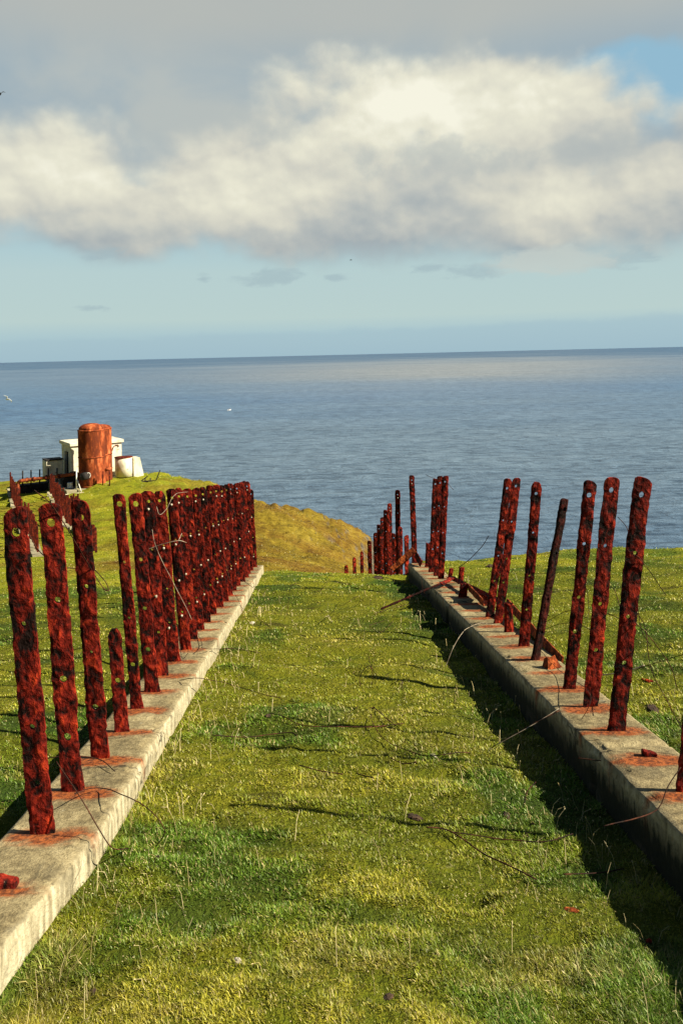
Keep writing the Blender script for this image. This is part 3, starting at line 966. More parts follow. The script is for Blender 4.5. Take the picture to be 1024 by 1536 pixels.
# right row
Rp = [
    ((1078, 700), (1029, 1187), .11, 'dark foot of a rusty post at the right picture edge on the right kerb', .0, 'cham'),
    ((964, 716), (923, 1096), .110, 'tall rusty post on the right kerb, frontmost one fully in view', .05, 'cham'),
    ((918, 716), (885, 1060), .104, 'tall dark rusty post on the right kerb between frontmost and bright red ones', .0, 'cham'),
    ((885, 721), (853, 1033), .092, 'bright red rusty post on the right kerb just behind the loose rusty block', .1, 'cham'),
    ((846, 748), (802, 990), .078, 'blackish slanting rusty post on the right kerb, shorter and leaning more than the others', -.5, 'cham'),
    ((805, 723), (785, 969), .094, 'rusty post on the right kerb beside the blackish slanting one', .1, 'round'),
    ((775, 717), (747, 935), .094, 'nearer of two touching tall rusty posts on the right kerb', .0, 'cham'),
    ((762, 718), (734, 925), .092, 'farther of two touching tall rusty posts on the right kerb', .05, 'cham'),
    ((668, 714), (661, 868), .098, 'nearest of the tight clump of rusty posts near the far end of the right kerb', .05, 'cham'),
    ((660, 714), (654, 864), .098, 'middle post of the tight rusty clump near the far end of the right kerb', .0, 'cham'),
    ((653, 718), (647, 858), .095, 'rear post of the tight rusty clump near the far end of the right kerb', .0, 'cham'),
]
for i, (tp, bp, w, lab, tw, sty) in enumerate(Rp):
    B = onp(bp[0], bp[1], BH); T = vtop(tp[0], tp[1], B); h = (T - Vector(B)).length + .06
    r = .019 if i < 5 else .015
    hl = [(h - .085 - .02 * (i % 2), r), (h - .46, r * .72), (h - .85, r * .75), (h - 1.10 - .03 * (i % 3), r * .85)]
    post_at(B, T, w, lab, GR, holes=hl, top_style=sty, twist=tw, row=.022 if i < 6 else .03, nc=6 if i < 6 else 4, foot=.15 if i in (4, 5) else .05, th=.04 if i == 4 else .024, matl='rust_black' if i == 4 else 'rust')
# stubs and cut blocks standing on the kerbs
Sp = [((762, 905), (763, 948), .085, 'short rusty stub between the touching pair and their neighbour on the right kerb'),
      ((692, 850), (690, 876), .075, 'low rusty stub on the right kerb just in front of the tight clump'),
      ((677, 852), (674, 868), .06, 'thin low rusty stub at the foot of the tight clump on the right kerb'),
      ((642, 814), (641, 850), .085, 'knee-high rusty stub left of the tight clump on the right kerb'),
      ((696, 876), (694, 895), .10, 'squat rusty stub among the fallen iron on the right kerb')]
for i, (tp, bp, w, lab) in enumerate(Sp):
    B = onp(bp[0], bp[1], BH); T = vtop(tp[0], tp[1], B)
    post_at(B, T, w, lab, 'broken stubs on the right kerb', cat='post stub', name='post_stub', holes=[], top_style='ragged', foot=.25, row=.02, th=.045)


def block(p0, sx, sy, sz, rz, label, seed, matl='rust', slope=True):
    bm = bmesh.new()
    box(bm, 0, 0, sz / 2 - .008, sx, sy, sz, .006)
    bmesh.ops.subdivide_edges(bm, edges=bm.edges, cuts=4, use_grid_fill=True)
    for v in bm.verts:
        n = mnoise.noise_vector(v.co * 28 + Vector((seed, 0, 0)))
        v.co += n * .006
        v.co.z += -.25 * v.co.x * (v.co.z > sz * .5)
    o = bm_obj('rusty_block', bm, M[matl])
    o.location = p0; o.rotation_euler = (-math.atan(K) if slope else 0, 0, rz)
    tag(o, label, 'iron block', 'cut post blocks on the kerbs')
    return o


p = onp(9, 1330, BH); block(p + np.array([-.01, 0, 0]), .11, .05, .045, .03, 'low cut-off rusty block on the left kerb at the left picture edge', 1)
p = onp(973, 1134, BH); block(p, .075, .045, .036, -.1, 'small flat rusty block lying near the front of the right kerb', 5)
p = onp(826, 1001, BH)
bm = bmesh.new()   # crumpled angle-iron foot
vv = [bm.verts.new(c) for c in [(-.06, -.05, 0), (.06, -.06, 0), (.07, .05, 0), (-.05, .05, 0), (-.04, -.02, .085), (.025, -.035, .095), (.035, .02, .06), (-.03, .03, .07)]]
for f in [(0, 1, 5, 4), (1, 2, 6, 5), (2, 3, 7, 6), (3, 0, 4, 7), (4, 5, 6, 7), (0, 3, 2, 1)]: bm.faces.new([vv[i] for i in f])
bmesh.ops.subdivide_edges(bm, edges=bm.edges, cuts=4, use_grid_fill=True)
for v in bm.verts: v.co += mnoise.noise_vector(v.co * 22) * .012
o = bm_obj('rusty_block', bm, M['rust_orange']); o.location = p; o.rotation_euler = (-math.atan(K), 0, .3)
tag(o, 'crumpled orange rusty foot of a lost post on the right kerb', 'iron block', 'cut post blocks on the kerbs')


# fallen iron: angle bars given by world end points
def angle_bar(a, b, w, label, name='fallen_angle_iron', roll=0.0, th=.012, matl='rust_orange', flange=True, nrm=None):
    A = Vector(a); B = Vector(b)
    L = (B - A).length
    x = (B - A).normalized()
    up = Vector((0, 0, 1)); y = up.cross(x).normalized(); z = x.cross(y)
    R3 = Matrix.Rotation(roll, 3, x)
    y = R3 @ y; z = R3 @ z
    if nrm is not None:
        z = Vector(nrm); z = (z - x * z.dot(x)).normalized(); y = z.cross(x)
    bm = bmesh.new()
    n = max(4, int(L / .04))
    prof = [(0, 0), (w, 0), (w, th), (th, th), (th, w * .8), (0, w * .8)] if flange else [(-w / 2, 0), (w / 2, 0), (w / 2, th), (-w / 2, th)]
    rings = []
    for k in range(n + 1):
        q = A + x * (L * k / n)
        rg = []
        for j, (py_, pz_) in enumerate(prof):
            nz = mnoise.noise_vector((q + Vector((j, 0, 0))) * 14) * .006
            rg.append(bm.verts.new(q + y * py_ + z * pz_ + nz))
        rings.append(rg)
    m_ = len(prof)
    for r0, r1 in zip(rings, rings[1:]):
        for j in range(m_): bm.faces.new((r0[j], r0[(j + 1) % m_], r1[(j + 1) % m_], r1[j]))
    bm.faces.new(rings[0]); bm.faces.new(rings[-1][::-1])
    c = (A + B) / 2
    bmesh.ops.translate(bm, verts=bm.verts, vec=-c)
    o = bm_obj(name, bm, M[matl]); o.location = c
    tag(o, label, 'iron bar', 'fallen rusty iron on the right kerb')
    return o


def kp(px, py, lift=0.0, H=BH):
    q = onp(px, py, H); q[2] += lift; return q


angle_bar(kp(588, 858, .04, 1.75), atD(621, 824, 13.0), .12, 'bright orange flat iron leaning on the far end of the right kerb', flange=False, th=.018, nrm=(.6, -.5, .55))
angle_bar(atD(571, 914, 9.5), atD(660, 876, 9.9), .022, 'rusty bar sticking out from the right kerb over the grass', name='fallen_iron_bar', flange=False, roll=.6, th=.015, matl='rust_black')
angle_bar(atD(661, 877, 9.93), atD(678, 868, 10.3), .05, 'short rusty bar end lying across the right kerb', name='fallen_iron_bar', flange=False, roll=.4, th=.02, matl='rust')
angle_bar(atD(702, 886, 9.25), atD(724, 910, 8.3), .12, 'orange angle iron lying on the right kerb in front of the fallen bar', nrm=(-.1, -.6, .8))
angle_bar(atD(757, 908, 8.0), atD(840, 1000, 5.9), .10, 'long orange angle iron lying along the back edge of the right kerb', nrm=(.2, -.6, .8))
angle_bar(atD(672, 868, 10.6), atD(752, 908, 8.1), .06, 'dark rusty rail lying along the back of the right kerb beside the touching pair', name='fallen_iron_bar', roll=.9, matl='rust')
# a heap of broken iron at the kerb end
angle_bar(atD(624, 832, 13.0), atD(632, 846, 12.4), .10, 'dark upright plate at the far end of the right kerb', name='fallen_iron_plate', flange=False, roll=1.2, th=.02, matl='rust')

# beyond the crest: the row goes on down the steep bank
vt = [((617, 713), 13.6, .105), ((609, 803), 13.7, .09), ((596, 735), 14.3, .10), ((600, 790), 14.1, .09), ((584, 755), 15.0, .10), ((578, 765), 15.4, .10), ((573, 776), 15.8, .10),
      ((568, 787), 16.2, .095), ((562.5, 799), 16.7, .10), ((553.5, 811), 17.3, .098), ((542, 827), 17.9, .085), ((531, 836), 18.4, .095), ((519, 848), 18.9, .095), ((506, 861), 19.5, .10),
      ((590, 800), 14.8, .09), ((583, 810), 15.2, .09)]
vl = ['tallest rusty post past the far end of the right kerb, standing clear against the sea', 'short rusty post touching the tallest one past the kerb end',
      'tall rusty post against the sea, second tallest past the kerb end', 'shorter rusty post leaning on the second tallest past the kerb end',
      'third tallest rusty post beyond the crest, at the right of the descending stair of posts', 'fourth rusty post of the descending stair beyond the crest, counted from the right',
      'fifth rusty post of the descending stair beyond the crest, counted from the right', 'sixth rusty post of the descending stair beyond the crest, counted from the right',
      'seventh rusty post of the descending stair, with grass slope showing on its left', 'free-standing rusty post beyond the crest, tallest of the separate low ones',
      'thin rusty post beyond the crest with wire snagged at its top', 'low thick rusty post beyond the crest, left of the wire-snagged one',
      'stumpy rusty post with a spiky top just over the crest', 'tip of a rusty post barely showing over the crest',
      'half-height rusty post inside the descending cluster, right half', 'half-height rusty post inside the descending cluster, left half']
for i, ((px, py), D, w) in enumerate(vt):
    T = Vector(atD(px, py, D))
    bx = T.x + (.0 if i < 2 else -.02 if i < 9 else .0)
    gzv = gz1(bx, T.y)
    B = Vector((bx + random.uniform(-.02, .02), T.y, min(gzv, T.z - .3)))
    h = T.z - B.z + .06
    post_at(B, T, w, vl[i], GV, holes=[(h - .09, .012), (h - .45, .009), (h - .82, .009), (h - 1.12, .010)], row=.045, top_style='round' if i in (10, 11) else 'cham', twist=random.uniform(-.3, .3), bolts=[.15] if i in (0, 2, 4) else ())

# ------------------------------------------------------------------ wires
WN = [0]
def wire(pts, label, r=.0032, pale=False, jit=.006, name='loose_wire'):
    r = r * (.58 if pale else .82)
    WN[0] += 1
    P = [Vector(p) for p in pts]
    c = sum(P, Vector()) / len(P)
    cr = catmull(P, 9)
    out_ = []
    for i, q in enumerate(cr):
        out_.append(q - c + mnoise.noise_vector(q * 5 + Vector((WN[0] * 3.1, 0, 0))) * jit)
    bm = bmesh.new(); tube(bm, out_, r, 6)
    o = bm_obj(name, bm, M['wire_pale' if pale else 'wire'], None, True)
    o.location = c
    tag(o, label, 'wire', 'loose rusty fence wires')
    return o


def G(px, py, l=.026): return ghit(px, py, l)
def A(px, py, D): return atD(px, py, D)


wire([A(85, 1142, 3.13), A(105, 1170, 3.1), A(130, 1210, 3.05), A(150, 1245, 3.02), A(170, 1272, 3.0), G(193, 1283)], 'dark wire arcing from the foot of the front left post down to the grass')
wire([A(112, 1190, 3.3), kp(150, 1187, .02), A(185, 1192, 3.3), A(225, 1215, 3.2), A(248, 1245, 3.15), G(236, 1280)], 'curled wire from the left kerb edge hanging onto the grass by a brown lump', r=.003)
wire([kp(70, 1148, .04), kp(110, 1147, .05), kp(150, 1148, .03), kp(172, 1161, .012)], 'short dark wire lying across the left kerb beside the front posts')
wire([A(270, 1020, 5.6), A(300, 1018, 5.5), G(340, 1030), G(395, 1048), G(420, 1052)], 'thin wire running from the left kerb edge into the grass')
wire([A(52, 735, 3.15), A(80, 760, 3.5), A(105, 800, 3.6), A(138, 855, 4.0), A(155, 882, 4.0), A(163, 886, 4.0), A(158, 872, 4.05), A(138, 850, 4.05)], 'long dark wire strung through the front left posts ending in a loop')
wire([A(-10, 790, 3.2), A(10, 784, 3.14), A(27, 786, 3.14)], 'wire end threaded through the top hole of the front left post', r=.003)
wire([A(40, 795, 3.6), A(62, 828, 3.6), A(92, 850, 3.6), A(110, 852, 4.0), A(140, 860, 4.02)], 'sagging wire between the second and third left posts')
wire([A(222, 750, 5.8), A(228, 790, 5.8), A(235, 822, 5.75), A(258, 870, 5.7), A(288, 930, 5.6)], 'pale hanging wire across the close-packed left posts', pale=True, r=.003)
wire([A(222, 824, 5.35), A(245, 816, 5.35), A(268, 811, 5.35), A(280, 814, 5.4)], 'pale bent wire clip sticking out from the close-packed left posts', pale=True, r=.004, jit=.002)
wire([A(268, 811, 5.35), A(273, 800, 5.5)], 'short pale prong above the bent wire clip', pale=True, r=.004, jit=.001)
wire([A(250, 880, 5.9), A(262, 892, 5.9), A(266, 930, 5.8), A(272, 985, 5.6), A(282, 980, 5.6)], 'hooked wire drooping in front of the close-packed left posts', r=.003)
wire([A(335, 830, 8.6), A(348, 880, 8.3), A(360, 905, 8.1), A(365, 925, 8.0)], 'dark wire dangling past the far posts over the left kerb face')
wire([kp(293, 942, .03), kp(303, 968, .02), A(307, 973, 6.5), G(350, 979), G(392, 985)], 'wire bent over the left kerb and trailing on the grass')
wire([A(352, 866, 9), A(366, 872, 9), A(385, 885, 9), G(407, 900), G(415, 898)], 'curved wire from the far left kerb onto the grass')
wire([G(407, 948), G(395, 938), G(380, 925)], 'short wire near the white stone by the left kerb')
wire([A(425, 938, 9.1), A(431, 915, 9.2), A(434, 892, 9.25), A(437, 876, 9.3)], 'straight upright wire poking out of the far grass')
wire([A(500, 858, 13), G(478, 890), G(450, 878), G(437, 880)], 'low wavy wire across the far end of the track')
# loops in the middle of the track
wire([G(533, 1070), A(548, 1052, 6.0), A(556, 1035, 6.0), A(559, 1015, 6.0), A(555, 1000, 6.0), A(547, 1003, 6.0), A(540, 1018, 6.0), A(543, 1038, 5.95), A(552, 1052, 5.9), G(570, 1075), G(596, 1097)], 'dark wire forming an upright loop in the middle of the track', r=.0036)
wire([G(552, 1067), A(575, 1062, 5.8), A(595, 1048, 5.9), A(603, 1030, 5.95), A(600, 1020, 6.0), A(585, 1028, 6.1)], 'open rusty hook of wire beside the upright loop', r=.0034)
wire([A(553, 985, 6.4), A(556, 1000, 6.3), A(565, 1015, 6.2)], 'short wire sprig above the upright loop')
wire([G(405, 1075), G(425, 1083), G(452, 1094), G(500, 1096), G(560, 1096), G(605, 1093)], 'long wire lying flat across the middle of the track', r=.0036)
wire([G(556, 1077), G(560, 1095), G(575, 1113), G(600, 1130), G(640, 1140), G(690, 1138), A(720, 1130, 4.6), A(745, 1116, 4.6), A(790, 1090, 4.5), A(838, 1066, 4.5)], 'long wire sweeping over the track up to the right kerb', r=.0034)
wire([A(838, 1063, 4.55), A(790, 1092, 4.5), A(745, 1117, 4.5)], 'pale straight wire across the dark face of the right kerb', pale=True, r=.0032, jit=.002)
wire([G(640, 1252), G(675, 1262), G(720, 1285), G(760, 1310), G(805, 1330)], 'long dark wire lying on the near right grass', r=.004)
wire([G(680, 1262), G(760, 1272), G(820, 1272), G(858, 1260)], 'thin reddish wire crossing the near right grass', r=.0032)
wire([A(803, 1174, 3.85), A(790, 1190, 3.8), A(786, 1212, 3.75), A(788, 1232, 3.7), G(800, 1245)], 'bowed wire standing out of the grass at the shadow edge', r=.0038)
wire([G(845, 1325), G(890, 1322), G(935, 1315)], 'faint reddish wire on the near right grass beside the shadow')
wire([A(1020, 1150, 3.2), A(1000, 1180, 3.15), A(985, 1212, 3.1), A(950, 1228, 3.05), A(905, 1240, 3.0)], 'orange wire bowing down over the dark kerb face at the right', r=.0032)
wire([A(866, 1137, 3.9), A(905, 1142, 3.85), A(935, 1138, 3.9), A(985, 1132, 4.0), A(1030, 1118, 4.0)], 'dark wire lying over the right kerb past the flat block', r=.0034)
wire([A(668, 1000, 6.2), A(680, 970, 6.3), A(697, 945, 6.6), A(720, 935, 7.0), A(745, 938, 7.4)], 'pale wire arching from the grass over the right kerb', pale=True, r=.0035)
wire([A(632, 865, 10), A(634, 885, 10), A(641, 893, 10), A(652, 876, 10.2)], 'small hanging wire at the far kerb face')
wire([A(975, 970, 4.15), A(960, 935, 4.3), A(952, 840, 4.2), A(968, 850, 4.2), A(998, 892, 4.2)], 'wire springing from the front right post toward the right edge', r=.003)
wire([A(925, 775, 4.6), A(938, 790, 4.5), A(944, 808, 4.4)], 'short arc of wire between the two front right posts', r=.003)
wire([A(955, 920, 4.2), A(968, 945, 4.1), A(975, 1000, 4.0), A(1005, 1060, 3.9), A(1035, 1120, 3.8)], 'long drooping wire right of the front right post', r=.003)
wire([A(953, 935, 4.2), A(975, 955, 4.1), A(1005, 1000, 4.0), A(1015, 1035, 4.0)], 'second drooping wire right of the front right post', r=.003)
wire([A(910, 882, 4.7), A(920, 884, 4.6), A(930, 912, 4.4)], 'bent wire in the gap between the two front right posts', r=.003)
wire([A(910, 920, 4.7), A(928, 928, 4.5), A(950, 940, 4.3)], 'wire crossing behind the front right post', r=.003)
wire([A(810, 948, 5.9), A(835, 937, 5.7), A(860, 935, 5.4), A(885, 945, 5.1), A(905, 965, 4.9)], 'wire arching between the slanting post and its front neighbours', r=.003)
wire([A(815, 935, 5.8), A(840, 920, 5.6), A(862, 916, 5.4), A(880, 925, 5.3), A(880, 890, 5.4), A(870, 868, 5.4), A(845, 860, 5.8), A(800, 860, 6.3)], 'thin looping wire behind the bright red post', r=.0026)
wire([A(850, 1110, 4.5), A(885, 1045, 4.5), A(838, 1005, 5.5), A(805, 970, 5.9)], 'wire curling in front of the right posts over the kerb', r=.0026)
wire([A(687, 852, 10), A(705, 838, 10), A(722, 820, 10), A(733, 803, 10)], 'slanting dark wire on the grass behind the right kerb', r=.006)
wire([A(638, 712, 10.8), A(652, 718, 10.8), A(665, 720, 10.8), A(680, 735, 10.6)], 'wire trailing off the tops of the tight rusty clump', r=.004)
wire([A(1030, 980, 4.4), A(990, 992, 4.6), A(952, 1005, 4.8)], 'straight wire reaching in from the right edge over the grass', r=.003)
wire([A(900, 1013, 5.1), A(935, 1008, 5.0), A(966, 998, 4.95)], 'pale stick-like wire behind the front right posts', pale=True, r=.007, jit=.002)
wire([A(985, 1075, 4.4), A(1000, 1090, 4.3), A(1030, 1115, 4.1)], 'thin wire at the right edge above the kerb', r=.0026)
wire([A(235, 760, 5.6), A(240, 772, 5.6), A(252, 760, 6), A(262, 742, 6.4), A(282, 738, 7)], 'tangled pale wire across the tops of the close-packed left posts', pale=True, r=.003)

wire([G(470, 905), G(505, 912), A(520, 905, 8.6), A(535, 895, 9), G(545, 905)], 'thin arched wire in the far part of the track', r=.0028)
wire([G(590, 935), G(575, 950), G(560, 948), A(555, 938, 8), G(575, 935)], 'small curled wire right of centre in the far track', r=.0028)
wire([G(450, 1155), G(480, 1163), G(515, 1170)], 'short dark wire lying in the middle of the track', r=.004)
wire([G(535, 1168), G(552, 1172), G(560, 1176)], 'very short dark wire bit beside the short dark wire', r=.004)
wire([G(585, 1145), G(605, 1152), G(625, 1152)], 'small dark wire under the sweeping wire', r=.0035)
wire([G(320, 1110), G(370, 1112), G(430, 1108), G(445, 1112)], 'dark wire half buried left of the track middle', r=.004)
wire([G(690, 900, .01), G(640, 905), G(600, 912), G(560, 925)], 'thin wire trailing from the rusty bar into the grass', r=.003)

# ------------------------------------------------------------------ stones, dung and litter on the turf
def lump(px, py, s, label, name, cat, matl, group, sq=(1, 1, .6), seed=0):
    s = s * .72
    p = ghit(px, py)
    bm = bmesh.new()
    bmesh.ops.create_icosphere(bm, subdivisions=3, radius=1)
    for v in bm.verts:
        n = mnoise.noise(v.co * 1.6 + Vector((seed, 0, 0))) * .35 + mnoise.noise(v.co * 4 + Vector((seed, 3, 0))) * .15
        v.co = Vector((v.co.x * sq[0], v.co.y * sq[1], v.co.z * sq[2])) * s * (1 + n)
    o = bm_obj(name, bm, M[matl], None, False)
    o.location = (p[0], p[1], p[2] + s * sq[2] * .15); o.rotation_euler = (0, 0, seed)
    tag(o, label, cat, group)
    return o


lump(378, 936, .042, 'white stone in the grass by the left kerb halfway along the track', 'pale_stone', 'stone', 'stone', None, (1.3, .8, .55), 1)
lump(352, 933, .05, 'dark lump beside the white stone by the left kerb', 'dung_lump', 'dung', 'dung', None, (1, .8, .5), 2)
lump(402, 1077, .035, 'black lump at the end of the long flat wire', 'dung_lump', 'dung', 'dung', None, (1.1, .8, .7), 3)
lump(238, 1290, .028, 'brown lump with a pale side under the curled wire', 'dung_lump', 'dung', 'dung', None, (1, .8, .7), 4)
lump(650, 1136, .034, 'flat greyish stone on the track near the sweeping wire', 'pale_stone', 'stone', 'stone', None, (1.4, .7, .4), 5)
lump(856, 1369, .028, 'small orange rust flake on the near right grass', 'rust_flake', 'rust flake', 'rust_orange', None, (1.6, .7, .3), 6)
lump(582, 1503, .024, 'dark brown lump at the bottom middle of the grass', 'dung_lump', 'dung', 'dung', None, (1.2, .8, .6), 7)
lump(140, 1497, .022, 'dark brown lump in the grass at the bottom left', 'dung_lump', 'dung', 'dung', None, (1.2, .8, .6), 8)
lump(356, 1446, .022, 'pale tan stone in the near left grass', 'pale_stone', 'stone', 'stone', None, (1.1, .8, .7), 9)
lump(972, 1417, .018, 'reddish fragment near the lower right shadow', 'rust_flake', 'rust flake', 'rust', None, (1.1, .8, .6), 10)
lump(760, 1228, .03, 'reddish brown clod beside the bowed wire', 'dung_lump', 'dung', 'dung', None, (1.6, .8, .35), 11)
lump(620, 1227, .045, 'wide flat clod of brown peat in the middle right grass', 'dung_lump', 'dung', 'dung', None, (1.6, .7, .3), 12)
lump(735, 850, .07, 'dark clods on the grass behind the touching pair of posts', 'dung_lump', 'dung', 'dung', None, (1.8, .9, .5), 13)
lump(978, 1068, .06, 'dark clod on the grass behind the right kerb near the right edge', 'dung_lump', 'dung', 'dung', None, (1.8, .9, .5), 14)
lump(972, 1024, .04, 'rusty shard on the grass right of the front right post', 'rust_flake', 'rust flake', 'rust', None, (1.8, .6, .35), 15)
lump(565, 868, .10, 'grassy dark clod at the crest of the track', 'dung_lump', 'dung', 'dung', None, (1.5, .8, .4), 16)

# ------------------------------------------------------------------ far plant: tanks, engine house, pipes
YAW = math.radians(32)
EX = Vector((math.cos(YAW), math.sin(YAW), 0)); EY = Vector((-math.sin(YAW), math.cos(YAW), 0))


def at58(px, D, dz=0.0):
    d = ray(px, 720); d = d * (D / (d @ FH))
    return Vector((d[0], d[1], gz1(d[0], d[1]) + dz))


def zpx(py, px, D):
    return atD(px, py, D)[2]


GZ0 = zpx(727, 138, 58)          # level of the plant's floor
fl = empty('concrete_platform', Vector(atD(140, 735, 57.0)) * 1.0, YAW)
fl.location.z = GZ0 - .02
bm = bmesh.new(); box(bm, .8, 2.6, -.32, 5.6, 5.8, .62, .03); bm_obj('slab', bm, M['grey'], fl)
bm = bmesh.new(); box(bm, -.9, -.9, -.22, 2.9, .14, .16, .02); bm_obj('front_beam', bm, M['limewash'], fl)
bm = bmesh.new(); box(bm, .75, -.9, -.38, .3, .3, .50, .02); bm_obj('corner_block', bm, M['limewash'], fl)
tag(fl, 'low concrete platform under the rusty tanks on the headland', 'platform')


def tank(loc, r, hc, label, dome=.50, sh=.93):
    root = empty('rusty_tank', loc, YAW)
    bm = bmesh.new()
    prof = [(0, 0), (r * .98, 0), (r, .03)]
    for k in range(1, 9): prof.append((r, hc * k / 9))
    prof += [(r, hc)]
    lathe(bm, prof, 64)
    bm_obj('shell', bm, M['rust_tank'], root, True)
    bm = bmesh.new()
    pr = [(r + .035, hc - .04), (r + .04, hc), (r + .005, hc + .03), (r * .9, hc + .055), (r * sh, hc + .10)]
    for k in range(1, 13):
        a = k / 12 * PI / 2
        pr.append((r * sh * math.cos(a), hc + .10 + (dome - .10) * math.sin(a)))
    lathe(bm, pr, 64); bm_obj('dome', bm, M['rust_tank'], root, True)
    for z in (.06, hc * .52):
        bm = bmesh.new(); lathe(bm, [(r - .01, z - .035), (r + .03, z - .03), (r + .03, z + .03), (r - .01, z + .035)], 64)
        bm_obj('seam_band', bm, M['rust_tank'], root, True)
    tag(root, label, 'tank', 'rusty pressure tanks')
    return root


t1 = Vector(atD(139.0, 727, 57.5)); t1.z = GZ0
tk = tank(t1, .965, 4.20, 'large upright rusty iron tank with domed top in front of the white building')
bm = bmesh.new(); tube(bm, [Vector((-.6, -.75, .9)), Vector((-1.0, -1.0, .9))], .28, 16); bm_obj('manway', bm, M['dark'], tk, True)
bm = bmesh.new()
for q in range(14):
    a0 = PI * q / 13
ring = [Vector((-.55 + .15 * math.cos(a), -.95, .95 + .19 * math.sin(a))) for a in [2 * PI * q / 20 for q in range(21)]]
tube(bm, ring, .022, 6); bm_obj('port_ring', bm, M['white'], tk, True)
bm = bmesh.new(); tube(bm, [Vector((.80, -.45, 1.15)), Vector((1.28, -.55, 1.22))], .12, 12); bm_obj('nozzle', bm, M['rust_pipe'], tk, True)
t2 = Vector(atD(150.5, 727, 59.2)); t2.z = GZ0
tank(t2, .93, 4.15, 'second rusty iron tank standing half hidden behind the large domed one', dome=.30, sh=.93)

# white engine house
h0 = Vector(atD(108.5, 727, 60.5)); h0.z = GZ0
hs = empty('white_building', h0, YAW)
WB, DB, HB = 4.0, 3.0, 2.62
bm = bmesh.new()
# wall shell with a doorway cut in the left side: built of wall pieces
box(bm, WB / 2, .12, HB / 2, WB, .24, HB)
box(bm, WB / 2, DB - .12, HB / 2, WB, .24, HB)
box(bm, WB - .12, DB / 2, HB / 2, .24, DB - .484, HB)
box(bm, .12, .24 + .35, HB / 2, .236, .70, HB)
box(bm, .12, (2.09 + DB - .242) / 2, HB / 2, .236, DB - .242 - 2.09, HB)
box(bm, .12, 1.51, HB - .25, .232, 1.16, .50)
bm_obj('wall', bm, M['limewash'], hs)
bm = bmesh.new(); box(bm, .20, 1.52, 1.04, .06, 1.12, 2.06); bm_obj('door', bm, M['dark'], hs)
bm = bmesh.new(); box(bm, WB / 2, DB / 2, HB + .15, WB + .30, DB + .30, .26, .03); bm_obj('roof_slab', bm, M['limewash'], hs)
bm = bmesh.new(); tube(bm, catmull([Vector((3.2, -.03, 2.0)), Vector((3.4, -.06, 2.4)), Vector((3.7, -.06, 2.45)), Vector((3.75, -.04, 2.3))], 5), .03, 6); bm_obj('wall_bracket', bm, M['rust_pipe'], hs)
tag(hs, 'small flat-roofed white building behind the rusty tanks', 'building')


def tub(loc, r, h, label, wallside, lidmat):
    root = empty('concrete_tub', loc, YAW)
    bm = bmesh.new(); lathe(bm, [(0, 0), (r, 0), (r, h * .5), (r, h), (r - .12, h), (r - .12, h - .25)], 40); bm_obj('tub_wall', bm, M['limewash'], root, True)
    bm = bmesh.new(); lathe(bm, [(r + .03, h + .002), (r + .03, h + .05), (r - .2, h + .07), (0, h + .07)], 40); bm_obj('lid', bm, M[lidmat], root, True)
    bm = bmesh.new()
    s = wallside
    co = [(s * (r - .02), -.45, -.1), (s * (r + .80), -.45, -.1), (s * (r + .50), -.45, h - .08), (s * (r - .02), -.45, h - .03)]
    a = [bm.verts.new(Vector(c)) for c in co]; b = [bm.verts.new((c[0], c[1] + .9, c[2])) for c in co]
    bm.faces.new(a); bm.faces.new(b[::-1])
    for i in range(4): bm.faces.new((a[i], b[i], b[(i + 1) % 4], a[(i + 1) % 4]))
    bm_obj('buttress', bm, M['limewash'], root)
    tag(root, label, 'water tub', 'concrete tubs beside the building')
    return root


q = Vector(atD(186.5, 727, 61.2)); q.z = GZ0 + .10
tub(q, .68, 1.50, 'white concrete tub with sloping buttress right of the white building', 1, 'rust_far')
q = Vector(atD(80, 727, 61.5)); q.z = GZ0 - .05
# the left tub: squarer, in shade, with open dark top
root = empty('concrete_tub', q, YAW)
bm = bmesh.new(); box(bm, 0, 0, .78, 1.30, 1.25, 1.56, .04); bm_obj('tub_wall', bm, M['limewash'], root)
bm = bmesh.new(); box(bm, .03, -.03, 1.61, 1.38, 1.33, .09, .02); bm_obj('lid', bm, M['dark'], root)
tag(root, 'shaded square concrete tub with dark lid left of the white building', 'water tub', 'concrete tubs beside the building')

# plinth in front of right tub
q = Vector(atD(187, 731, 58.8)); q.z = GZ0 - .18
pl = bmesh.new(); box(pl, 0, 0, .05, 3.6, .5, .36, .03)
o = bm_obj('concrete_plinth', pl, M['limewash']); o.location = q; o.rotation_euler = (0, 0, YAW)
tag(o, 'low concrete plinth in front of the right-hand tub', 'plinth')

# orange pipe
pp = [atD(27, 740, 57), atD(27, 728, 57), atD(29, 723, 57), atD(34, 721, 57), atD(45, 719.5, 57.2), atD(75, 716, 57.3), atD(112, 711, 57.3)]
c = Vector(pp[0])
rt = empty('orange_pipe', c)
bm = bmesh.new(); tube(bm, [v - c for v in catmull(pp, 6)], .13, 14); bm_obj('pipe_run', bm, M['rust_pipe'], rt, True)
for px_, py_ in ((40, 720.2), (50, 719), (69, 716.7), (88, 714.5)):
    a = Vector(atD(px_, py_, 57.25)) - c; b = Vector(atD(px_ + 2.2, py_ - .25, 57.25)) - c
    bm = bmesh.new(); tube(bm, [a, b], .19, 14); bm_obj('flange', bm, M['rust_far'], rt, True)
bm = bmesh.new(); tube(bm, [Vector(atD(27, 742, 57)) - c, Vector(atD(27, 731, 57)) - c], .17, 12); bm_obj('riser', bm, M['rust_far'], rt, True)
tag(rt, 'orange pipe with flanges running from the ground to the large tank', 'pipe')

